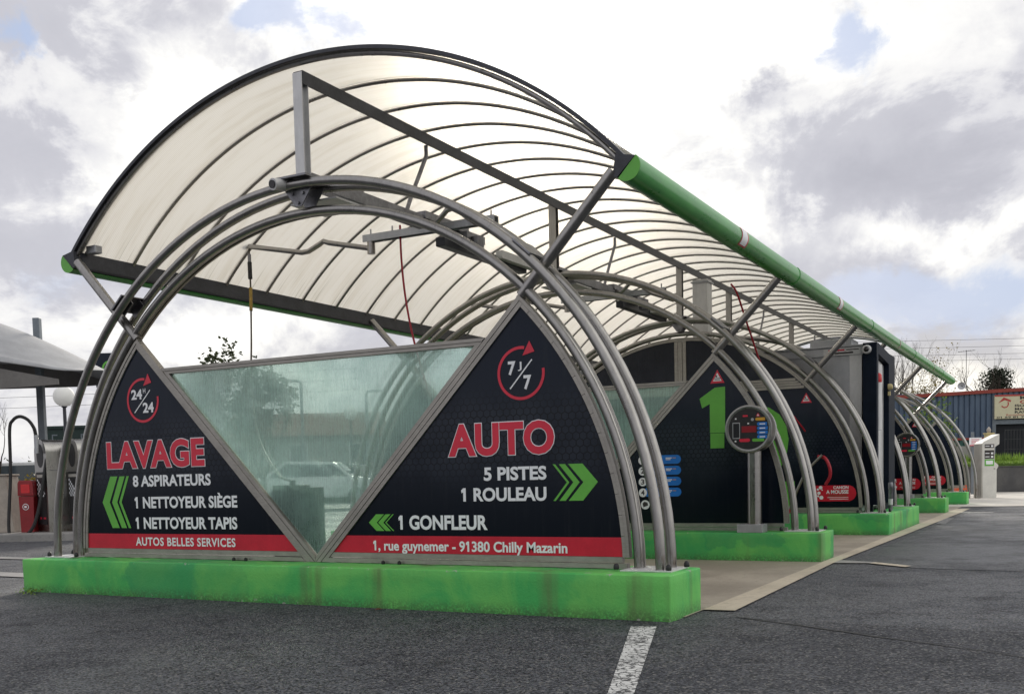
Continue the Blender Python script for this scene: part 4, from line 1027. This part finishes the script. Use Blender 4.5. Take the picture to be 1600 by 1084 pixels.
for x, y in ((-.46, .35), (1.0, .4), (-4.6, .35)):
    mb = MB(); mb.box(x-.075, x+.075, y-.075, y+.075, 0, 4.95 if x < 0 else 3.55); mb.build('pole', 'grey_pole', t, bevel=.01)
t = thing('totem_sign', 'dark totem sign with a green ring, behind the left arch foot', 'sign', (-18.05, 13.5, 0), VR)
mb = MB(); mb.box(-.42, .42, 0, .18, 3.85, 4.82); pnl = mb.build('board', 'navy_print', t, bevel=.02); mb = MB(); mb.box(-.1, .1, .03, .15, 0, 3.85); mb.build('pole', 'dark_beam', t)
mb = MB(); mb.ring(.17, .225, 0, 2*math.pi, -.006, -.003, 36, 4.38); mb.build('emblem', 'green_vinyl', pnl)

# ------------------------------------------------------------------ vegetation
def leafcloud(mb, pts, size, rnd, flat=.5):
    for p_, n in pts:
        for _ in range(n):
            c_ = Vector(p_)+Vector((rnd.gauss(0, 1), rnd.gauss(0, 1), rnd.gauss(0, 1)))*size*1.1
            a = Vector((rnd.uniform(-1, 1), rnd.uniform(-1, 1), rnd.uniform(-flat, flat))).normalized(); b = a.cross(Vector((rnd.uniform(-1, 1), rnd.uniform(-1, 1), rnd.uniform(-1, 1)))).normalized()
            s1, s2 = size*rnd.uniform(.6, 1.2), size*rnd.uniform(.35, .7)
            mb.add([c_-a*s1, c_-b*s2+a*s1*.1, c_+a*s1, c_+b*s2+a*s1*.1], [(0, 1, 2, 3)])
def grow(mb, p0, d, L, r, depth, rnd, tips, spread=.55, upw=.12, seg=4, ratio=.72):
    pts = [Vector(p0)]; dd = Vector(d).normalized()
    for i in range(seg):
        dd = (dd+Vector((rnd.uniform(-1, 1), rnd.uniform(-1, 1), rnd.uniform(-.6, .9)))*.16+Vector((0, 0, upw))).normalized(); pts.append(pts[-1]+dd*L/seg)
    mb.tube([tuple(q_) for q_ in pts], [r*(1-.45*i/seg) for i in range(seg+1)], 5 if r > .02 else 3)
    if depth == 0: tips.append(tuple(pts[-1])); tips.append(tuple(pts[2])); return
    for _ in range(rnd.choice((2, 3, 3))):
        k_ = rnd.choice((2, 3, 4)) if seg >= 4 else seg
        nd = (dd+Vector((rnd.uniform(-1, 1), rnd.uniform(-1, 1), rnd.uniform(-.3, .8)))*spread*1.6).normalized()
        grow(mb, pts[min(k_, seg)], nd, L*ratio*rnd.uniform(.75, 1.15), r*.55, depth-1, rnd, tips, spread, upw, seg, ratio)
def tree(loc_, h_, label, seed, leaf=None, leaves=5, lsize=.06, depth=4, r=.09, spread=.5, name='tree', group=None, upw=.12, L0=.34, ratio=.72):
    rnd = random.Random(seed); t = thing(name, label, 'tree', loc_, 0, group)
    mb = MB(); mb.tube([(0, 0, -.1), (.02, .01, h_*.18), (.03, -.01, h_*.36)], [r*1.3, r, r*.8], 8)
    mb.build('trunk', 'bark', t, True)
    mb = MB(); tips = []
    for _ in range(4):
        a = rnd.uniform(0, 6.28); grow(mb, (.03, -.01, h_*rnd.uniform(.24, .36)), (math.cos(a)*spread, math.sin(a)*spread, 1), h_*L0, r*.6, depth-1, rnd, tips, spread, upw, 4, ratio)
    br = mb.build('limbs', 'bark', t, True)
    if leaf:
        mb = MB(); leafcloud(mb, [(q_, leaves) for q_ in tips], lsize, rnd); mb.build('crown', leaf, t)
    return t
tree((-11.35, 10.25, 0), 3.45, 'leafy young tree behind the front glass, shoots showing above its rail', 21, 'leaf', 9, .065, 5, .07, .62, upw=.22, L0=.29, ratio=.78)
tree((-10.25, 10.9, 0), 3.15, 'second leafy young tree behind the front glass, beside the hanging hose', 27, 'leaf', 9, .065, 5, .06, .6, upw=.24, L0=.28, ratio=.78)
tree((-17.3, 9.2, 0), 3.0, 'small bare tree below the sail canopy at far left', 33, None, 0, .05, 5, .045, .6)
def shrub(loc_, w_, h_, label, seed, leaf, n=900, ls=.05):
    rnd = random.Random(seed); t = thing('shrub', label, 'shrub', loc_, 0)
    mb = MB(); 
    for _ in range(12):
        a = rnd.uniform(0, 6.28); mb.tube([(0, 0, 0), (math.cos(a)*w_*.25, math.sin(a)*w_*.25, h_*.5), (math.cos(a)*w_*.45, math.sin(a)*w_*.45, h_*rnd.uniform(.7, 1))], [.02, .012, .005], 4)
    mb.build('stems', 'bark', t)
    pts = []
    while len(pts) < n:
        q_ = Vector((rnd.uniform(-1, 1), rnd.uniform(-1, 1), rnd.uniform(0, 1)))
        if q_.x**2+q_.y**2+(q_.z-.5)**2*3 < 1+rnd.uniform(-.4, .3): pts.append(((q_.x*w_*.5, q_.y*w_*.5, q_.z*h_), 1))
    mb = MB(); leafcloud(mb, pts, ls, rnd, 1); mb.build('foliage', leaf, t); return t
shrub((-16.55, 9.75, 0), 1.1, 1.35, 'yellowing shrub behind the red litter bin', 3, 'leaf_yellow', 1400, .05)
shrub((-19.2, 8.9, 0), 2.2, 1.15, 'green shrub at the far left kerb', 4, 'leaf', 1200, .06)

# ------------------------------------------------------------------ background, right: workshop, wall, kiosk
BL = thing('workshop', 'blue corrugated workshop with red roof trim and dark doorway', 'building', (.8, 58.4, 0), R(24))
def bx_(x0, x1, y0, y1, z0, z1, nm, mat, par, bevel=0): return MB().box(x0, x1, y0, y1, z0, z1).build(nm, mat, par, bevel=bevel)
def clad(x0, x1, z0, z1, step, y=0):
    mb = MB(); n = int((x1-x0)/step); pts = []
    for i in range(n):
        a = x0+(x1-x0)*i/n; b = (x1-x0)/n
        pts += [(a, y), (a+b*.62, y), (a+b*.70, y+.06), (a+b*.92, y+.06)]
    pts.append((x1, y)); V = [(px, py, z) for z in (z0, z1) for px, py in pts]; m_ = len(pts)
    mb.add(V, [(i, i+1, i+1+m_, i+m_) for i in range(m_-1)]); return mb
clad(-5.2, 1.22, 2.62, 5.22, .30).build('wall', 'cladding_blue', BL)
clad(1.22, 12, 5.02, 5.30, .30).build('wall', 'cladding_blue', BL)
bx_(-5.25, 12, .13, 12, 0, 5.0, 'wall', 'interior_dark', BL)  # near-black block: the doorway's unlit inside put into its colour
mb = MB(); mb.prism([(-5.3, 4.92), (12.2, 5.52), (12.2, 5.72), (-5.3, 5.12)][::1], -.10, .02); mb.build('roof_trim', 'trim_red', BL)
mb = MB(); mb.add([(-5.3, -.05, 5.10), (12.2, -.05, 5.70), (12.2, 12, 6.1), (-5.3, 12, 5.5)], [(0, 1, 2, 3)]); mb.build('roof', 'far_wall', BL)
bx_(-5.2, 1.22, -.06, -.002, 2.50, 2.62, 'trim_band', 'trim_red', BL); clad(-5.2, 1.22, 1.7, 2.50, .25).build('lower_wall', 'cladding_green', BL); bx_(-5.2, 1.22, -.04, .10, 0, 1.69, 'base_wall', 'far_wall', BL)
bx_(1.22, 1.42, -.05, .12, 0, 5.0, 'door_jamb', 'grey_pole', BL); bx_(1.42, 12, -.05, .12, 3.35, 3.60, 'door_lintel', 'grey_pole', BL)
bx_(-2.35, -2.17, -.14, -.002, 3.7, 4.8, 'wall_vent', 'sign_dark', BL, .02); bx_(-3.7, -3.4, -.14, -.002, 4.3, 4.75, 'wall_vent', 'sign_dark', BL, .02)
sg = bx_(1.30, 8.0, -.16, -.062, 3.66, 5.02, 'signboard', 'sign_cream', BL)
bx_(1.30, 8.0, -.175, -.162, 4.93, 5.02, 'sign_edge', 'sign_red', sg)
def sl(txt, x0, x1, z0, z1, mat, b=.03): letters(txt, x0, x1, z0, z1, -.166, mat, sg, b)
sl('MISO', 2.70, 3.70, 4.74, 4.92, 'sign_dark', .04); sl('CREPI', 2.70, 3.85, 4.51, 4.69, 'sign_red', .04)
sl('ISOLATION', 2.42, 4.3, 4.32, 4.46, 'sign_dark'); sl('MA\u00c7ONNERIE', 2.42, 4.6, 4.13, 4.27, 'sign_dark'); sl('RAVALEMENT', 2.42, 4.6, 3.95, 4.09, 'sign_dark')
sl('Remplacement', 1.95, 3.6, 3.82, 3.92, 'sign_red', .0); sl('01 69 81 73 62', 1.42, 3.55, 3.69, 3.79, 'sign_dark', .02)
mb = MB(); mb.face([(1.50, 4.55), (1.80, 4.88), (2.22, 4.70), (2.18, 4.60), (1.86, 4.72)], -.166); mb.ring(.17, .23, -2.6, .6, -.168, -.166, 16, 0)
vs_ = [(x+1.86 if abs(y+.166) > 1e-6 or i >= 5 else x, y, z+4.50 if i >= 5 else z) for i, (x, y, z) in enumerate(mb.v)]; mb.v = vs_; mb.build('emblem', 'sign_red', sg)
# fence in front of the doorway
t = thing('mesh_fence', 'dark wire mesh fence panel before the workshop doorway', 'fence', (3.3, 56.0, 0), R(24))
mb = MB()
for i in range(44): mb.box(-.6+.16*i, -.6+.16*i+.025, 0, .025, 1.25, 2.95)
mb.build('wires', 'wire', t); mb = MB()
for z in (1.3, 1.85, 2.4, 2.9): mb.box(-.6, 6.4, .027, .05, z, z+.035)
mb.build('rails', 'wire', t)
# raised lawn held by a low wall
sheet('lawn', [(2.0, 37.2), (30, 52.0), (30, 58), (2.0, 54)], 1.10, 'lawn')
t = thing('retaining_wall', 'low stained dark concrete wall below the green bank', 'wall', (3.4, 36.45, 0), R(24))
bx_(-1.2, 16, 0, .5, -.05, .97, 'body', 'wall_concrete', t, .02); bx_(-1.2, 16, -.03, .53, .971, 1.0, 'coping', 'wall_concrete', t)
rnd = random.Random(8); mb = MB()
for _ in range(9000):
    u = rnd.uniform(-1.2, 15); v_ = rnd.uniform(.56, 3.2); hh = rnd.uniform(.05, .16) if v_ < 2 else rnd.uniform(.15, .50)
    a = R(24); x = 3.4+u*math.cos(a)-v_*math.sin(a); y = 36.45+u*math.sin(a)+v_*math.cos(a); b = rnd.uniform(0, 6.28); wx, wy = math.cos(b)*.035, math.sin(b)*.035
    mb.add([(x-wx, y-wy, 1.08), (x+wx, y+wy, 1.08), (x+rnd.uniform(-.08, .08), y+rnd.uniform(-.08, .08), 1.08+hh)], [(0, 1, 2)])
o = mb.build('grass', 'grass_blade'); tag(o, 'bright green grass bank on top of the low concrete wall', 'grass'); o['kind'] = 'stuff'
mb = MB(); mb.box(-1.2, 16, .5, 3.0, -.05, 1.085); o = mb.build('bank_ground', 'lawn', None, kind='structure'); o.location = (3.4, 36.45, 0); o.rotation_euler = (0, 0, R(24))
# white kiosk
t = thing('payment_kiosk', 'tall white payment kiosk with slanted hood and dark stickers', 'kiosk', (3.76, 29.18, 0), VR)
body = [(-.26, 0), (.19, 0), (.19, .92), (.24, 1.0), (.24, 1.06), (.12, 1.16), (.12, 1.62), (.27, 1.72), (.27, 2.04), (-.24, 1.80), (-.28, 1.74)]
MB().prism(body, 0, .55).build('cabinet', 'kiosk_white', t, bevel=.012)
MB().prism([(-.30, 0), (-.263, 0), (-.283, 1.76), (-.30, 1.74)], .0, .55).build('back_panel', 'kiosk_shade', t)  # darker copy of the kiosk white: shade painted onto this face
for z0, z1, m_ in ((1.60, 1.72, 'sign_dark'), (1.26, 1.53, 'sign_dark'), (1.03, 1.24, 'green_vinyl')):
    o = MB().box(-.20, .10, -.006, -.003, z0, z1).build('sticker', m_, t)
    mb = MB()
    if m_ == 'green_vinyl': mb.box(-.16, .06, -.009, -.0065, z0+.05, z1-.04)
    else:
        for i in range(2 if z1-z0 > .2 else 1): mb.box(-.18, -.05, -.009, -.0065, z0+.05+.11*i, z0+.075+.11*i); mb.box(.0, .07, -.009, -.0065, z0+.03+.11*i, z0+.09+.11*i)
    mb.build('lettering', 'white_vinyl', o)
MB().box(.09, .14, -.006, -.003, .93, .95).build('lock', 'sign_dark', t)
t = thing('sign_post', 'grey steel post carrying a small white and red notice', 'sign post', (2.86, 33.8, 0), VR)
bx_(-.05, .05, -.03, .03, 0, 2.25, 'post', 'grey_pole', t, .01); o = bx_(-.14, .30, -.065, -.035, 1.76, 2.05, 'notice', 'white_vinyl', t)
mb = MB(); mb.box(-.14, .30, -.070, -.067, 1.76, 1.79)
for i in range(4): mb.box(-.08, .25-.04*(i % 2), -.070, -.067, 1.83+.05*i, 1.845+.05*i)
mb.build('lettering', 'red_letter', o)
t = thing('gate_pillar', 'pale yellow gate pillar topped by a small lantern', 'pillar', (3.39, 34.6, 0), VR)
bx_(-.12, .12, 0, .24, 0, 2.18, 'shaft', 'post_yellow', t, .01); bx_(-.15, .15, -.03, .27, 2.18, 2.23, 'cap', 'post_yellow', t); MB().lathe([(.05, 2.23), (.08, 2.32), (.06, 2.38), (.02, 2.44), (0, 2.45)], (0, .12, 0), 'z', 12).build('lantern', 'beige_stone', t, True)
t = thing('barrier', 'orange plastic barrier half hidden behind the farthest arch', 'barrier', (2.70, 31.6, 0), VR)
MB().prism([(-.22, 0), (.22, 0), (.16, .45), (.07, 1.0), (-.07, 1.0), (-.16, .45)], 0, .3).build('body', 'orange', t, bevel=.02); MB().prism([(-.15, .50), (.15, .50), (.12, .62), (-.12, .62)], -.006, -.001).build('band', 'white_vinyl', t)
# concrete block wall behind the far arches
t = thing('boundary_wall', 'pale rendered boundary wall behind the far arches', 'wall', (-2, 38.5, 0), R(14))
bx_(-8, 5.0, 0, .25, -.05, 1.85, 'body', 'far_wall', t)
# trees and shrubs to the right
tree((1.6, 66, 0), 7.9, 'bare tree spreading above the blue workshop roof', 41, None, 0, .1, 6, .16, .75, L0=.28, ratio=.74)
t = thing('ivy_trunk', 'dark ivy covered trunk rising behind the workshop roof', 'tree', (1.7, 66.3, 0))
MB().tube([(0, 0, 0), (.1, 0, 5), (.05, 0, 6.9)], [.25, .2, .08], 8).build('trunk', 'bark', t, True)
rnd = random.Random(6); mb = MB(); leafcloud(mb, [((rnd.gauss(.05, .36), rnd.gauss(0, .36), 4.4+2.6*rnd.random()**1.15), 1) for _ in range(3600)]+[((rnd.gauss(-.4, 1.1), rnd.gauss(0, .4), 5.35+.25*rnd.random()), 1) for _ in range(500)]+[((2.3+rnd.gauss(0, .2), 0, 5.6+.6*rnd.random()), 1) for _ in range(160)], .10, rnd, 1); mb.build('crown', 'ivy', t)
tree((-1.6, 62, 0), 7.2, 'half bare tree with yellow leaves left of the gutter end', 52, 'leaf_yellow', 1, .07, 6, .11, .5, L0=.27, ratio=.74)
tree((-3.4, 63, 0), 8.2, 'bare tree behind the dark portal', 53, None, 0, .07, 6, .12, .5, L0=.27, ratio=.74)
tree((5.6, 68, 0), 6.9, 'low bare tree at the right edge above the workshop', 54, None, 0, .07, 6, .12, .9, L0=.3, ratio=.74)
shrub((-.55, 51.5, 0), 2.6, 4.5, 'tall green shrub between the far arches and blue workshop', 9, 'leaf_bright', 1500, .10)
# aerial, dish, overhead lines
t = thing('tv_aerial', 'thin TV aerial on a tall mast above the workshop', 'aerial', (.4, 60.5, 5.0))
mb = MB(); mb.tube([(0, 0, 0), (0, 0, 2.85)], .018, 6); mb.build('mast', 'wire', t); mb = MB(); mb.tube([(-.46, -.1, 2.76), (.48, .1, 2.82)], .014, 5)
for i in range(7): mb.tube([(-.4+.13*i, -.25, 2.78+.008*i), (-.4+.13*i, .25, 2.78+.008*i)], .009, 4)
mb.build('antenna', 'wire', t)
t = thing('satellite_dish', 'small grey satellite dish on the aerial mast', 'dish', (.16, 60.3, 5.75)); MB().lathe([(.0, .07), (.12, .05), (.22, 0), (.225, .01), (.12, .065), (0, .085)], (0, 0, 0), 'y', 20).build('dish', 'sheet_metal', t, True); MB().tube([(0, .05, 0), (.22, .1, -.1)], .02, 6).build('arm', 'wire', t)
for i, (za, zb, wd) in enumerate(((15.6, 15.75, 'topmost'), (14.75, 14.96, 'second highest'), (14.0, 14.05, 'third highest'), (13.3, 13.5, 'lowest'))):
    pts = [(-60+110*j/24, 92.7+57.8*j/24, za-1.2*(1-((j-14)/12)**2)*.5+(zb-za)*j/24) for j in range(25)]
    tag(MB().tube(pts, .016, 4).build('overhead_line', 'wire'), wd+' of the power lines crossing the sky at right', 'power line', 'power lines')
for i, (z_, wd) in enumerate(((6.9, 'upper'), (6.3, 'middle'), (5.7, 'lower'))):
    pts = [(-70+40*j/12, 20+21.5*j/12, z_-.4*math.sin(math.pi*j/12)+.5*j/12) for j in range(13)]
    tag(MB().tube(pts, .010, 4).build('overhead_line', 'wire'), wd+' of the power lines beneath the sail canopy', 'power line', 'power lines')

# ------------------------------------------------------------------ far left and behind the glass
t = thing('green_shed', 'long dark green flat shed far behind the globe lamp', 'building', (-44.2, 33.6, 0), VR)
bx_(-1.6, 4.5, 0, 5, 0, 4.35, 'wall', 'dark_green', t); bx_(-1.7, 4.6, -.1, 5.1, 4.352, 4.5, 'roof', 'dark_green', t)
for x in (-1.3, .35): 
    mb = MB(); mb.box(x, x+.32, -.02, -.002, 3.95, 4.02); mb.box(x, x+.06, -.02, -.002, 3.62, 3.949); mb.build('bracket', 'grey_pole', t)
def house(x, y, w_, hw, hr, rz, label, d=7):
    t = thing('house', label, 'building', (x, y, 0), rz)
    bx_(-w_/2, w_/2, 0, d, 0, hw, 'wall', 'far_wall', t)
    mb = MB(); mb.xprism([(-.4, hw+.002), (d+.4, hw+.002), (d/2, hw+hr)], -w_/2-.3, w_/2+.3); mb.build('roof', 'far_roof', t)
    for i in range(max(2, int(w_/2.6))):
        x0 = -w_/2+.8+i*(w_-1.6)/max(1, int(w_/2.6)-1)-.4
        f_ = MB().box(x0-.06, x0+.96, -.04, -.003, hw-1.75, hw-.45).build('window', 'white_vinyl', t); MB().box(x0, x0+.9, -.06, -.042, hw-1.69, hw-.51).build('pane', 'car_glass', f_)
    return t
house(-33.0, 39.6, 8.4, 3.6, 1.5, VR, 'pale house with a dark red roof behind the wet front glass')
house(-26.0, 43.4, 5.8, 3.3, .7, VR, 'low flat house right of the red roofed house behind the glass')
house(-60.0, 30.0, 10, 2.3, 1.1, VR, 'distant house with red roof under the sail canopy')
house(-40.5, 37.0, 5.5, 3.0, 1.1, VR, 'small pale house left of the red roofed house behind the glass')
def lamp_post(x, y, h_, label, s_=1):
    t = thing('street_lamp', label, 'street lamp', (x, y, 0), VR, 'street lamps beyond the glass')
    MB().tube([(0, 0, 0), (0, 0, h_-.12), (-s_*.06, 0, h_-.02), (-s_*.25, 0, h_)], [.08, .055, .05, .045], 8).build('pole', 'grey_pole', t, True); bx_(min(-s_*.25, -s_*.62), max(-s_*.25, -s_*.62), -.09, .09, h_-.04, h_+.05, 'lamp_head', 'sheet_metal', t, .02); return t
lamp_post(-19.75, 23.93, 4.85, 'street lamp with arm to the left, hazy behind the glass'); lamp_post(-17.6, 25.1, 4.4, 'street lamp with double width head nearest the globe lamp behind the glass', -1)
def car(x, y, rz, mat, label):
    t = thing('parked_car', label, 'car', (x, y, 0), rz, 'parked cars')
    prof = [(-2.05, .35), (2.1, .35), (2.15, .62), (2.0, .86), (1.15, .98), (.55, 1.42), (-1.05, 1.46), (-1.75, 1.02), (-2.08, .95)]
    MB().prism(prof, -.85, .85).build('body', mat, t, bevel=.06)
    for s_ in (-1, 1):
        y_ = s_*.853; mb = MB(); mb.prism([(-1.55, 1.0), (1.0, 1.0), (.50, 1.35), (-1.0, 1.38)], min(y_, y_+s_*.012), max(y_, y_+s_*.012)); mb.build('side_window', 'car_glass', t)
        for x_ in (-1.3, 1.3):
            w_ = MB(); w_.lathe([(.20, -.10), (.32, -.10), (.33, 0), (.32, .10), (.20, .10)], (x_, s_*.80, .33), 'y', 20); w_ = w_.build('wheel', 'rubber', t, True); MB().lathe([(.0, s_*.112), (.19, s_*.112), (.19, s_*.104), (0, s_*.104)], (x_, s_*.80, .33), 'y', 16).build('rim', 'sheet_metal', w_)
        MB().box(2.02, 2.13, min(s_*.45, s_*.8), max(s_*.45, s_*.8), .66, .80).build('headlight', 'white_globe', t, bevel=.02)
    t.scale = (1.12, 1.12, 1.22)
    mb = MB(); mb.add([(1.13, -.72, 1.01), (1.13, .72, 1.01), (.62, .66, 1.40), (.62, -.66, 1.40)], [(0, 1, 2, 3)]); mb.build('windscreen', 'car_glass', t)
    mb = MB(); mb.add([(-1.76, -.70, 1.04), (-1.76, .70, 1.04), (-1.12, .64, 1.43), (-1.12, -.64, 1.43)], [(3, 2, 1, 0)]); mb.build('rear_window', 'car_glass', t)
    return t
c1 = car(-19.6, 11.3, VR-2.5, 'car_white', 'white car parked at the far left behind the shrubs')
car(-30.4, 15.8, VR-2.1, 'car_grey', 'dark grey car at the far left edge of the car park')
copy_thing(c1, (-18.9, 23.9, 0), 'white car seen side on through the wet glass', VR)
car(-13.6, 27.2, VR+.2, 'car_grey', 'grey car behind the wet glass, right of the white one')
def hedge(x, y, L, h_, d, rz, label, seed, leaf='leaf'):
    rnd = random.Random(seed); t = thing('hedge', label, 'hedge', (x, y, 0), rz)
    mb = MB(); leafcloud(mb, [((rnd.uniform(-L/2, L/2), rnd.gauss(0, d*.3), h_*rnd.random()**.7*(.8+.3*math.sin(rnd.uniform(-L/2, L/2)*1.7))), 1) for _ in range(int(L*230))], .13, rnd, 1); mb.build('foliage', leaf, t)
    mb = MB(); mb.box(-L/2, L/2, -d*.2, d*.2, 0, h_*.6); mb.build('stems', 'ivy', t); return t
hedge(-37, 20.5, 16, 2.0, 1.4, VR, 'dark hedge along the car park at far left', 5)
hedge(-24, 33, 24, 1.7, 1.4, VR, 'dark hedge in front of the houses behind the glass', 6)

# ------------------------------------------------------------------ small things on the asphalt
plain('dry_leaf', (.30, .09, .05), .7, 0, .3, 40)
t = MB(); rnd = random.Random(2)
t.add([(0, 0, .004), (.03, .018, .016), (.075, .006, .008), (.10, .0, .020), (.07, -.022, .012), (.03, -.02, .018)], [(0, 1, 2), (2, 1, 0), (0, 2, 4, 5), (2, 3, 4)])
o = tag(t.build('fallen_leaf', 'dry_leaf'), 'small reddish dry leaf on the asphalt below the front plinth', 'leaf'); o.location = (1.02, -.56, .006); o.rotation_euler = (0, 0, .6)
t = thing('weed', 'tiny yellow green weed growing from the asphalt before the front plinth, left end', 'weed', (-3.23, -.58, .004))
mb = MB(); leafcloud(mb, [((rnd.gauss(0, .05), rnd.gauss(0, .09), .02+.02*rnd.random()), 1) for _ in range(60)], .018, rnd, .6); mb.build('leaves', 'grass_blade', t)
mb = MB(); mb.tube([(0, 0, 0), (.01, .01, .03), (.02, .03, .05)], .004, 4); mb.build('stem', 'leaf', t)
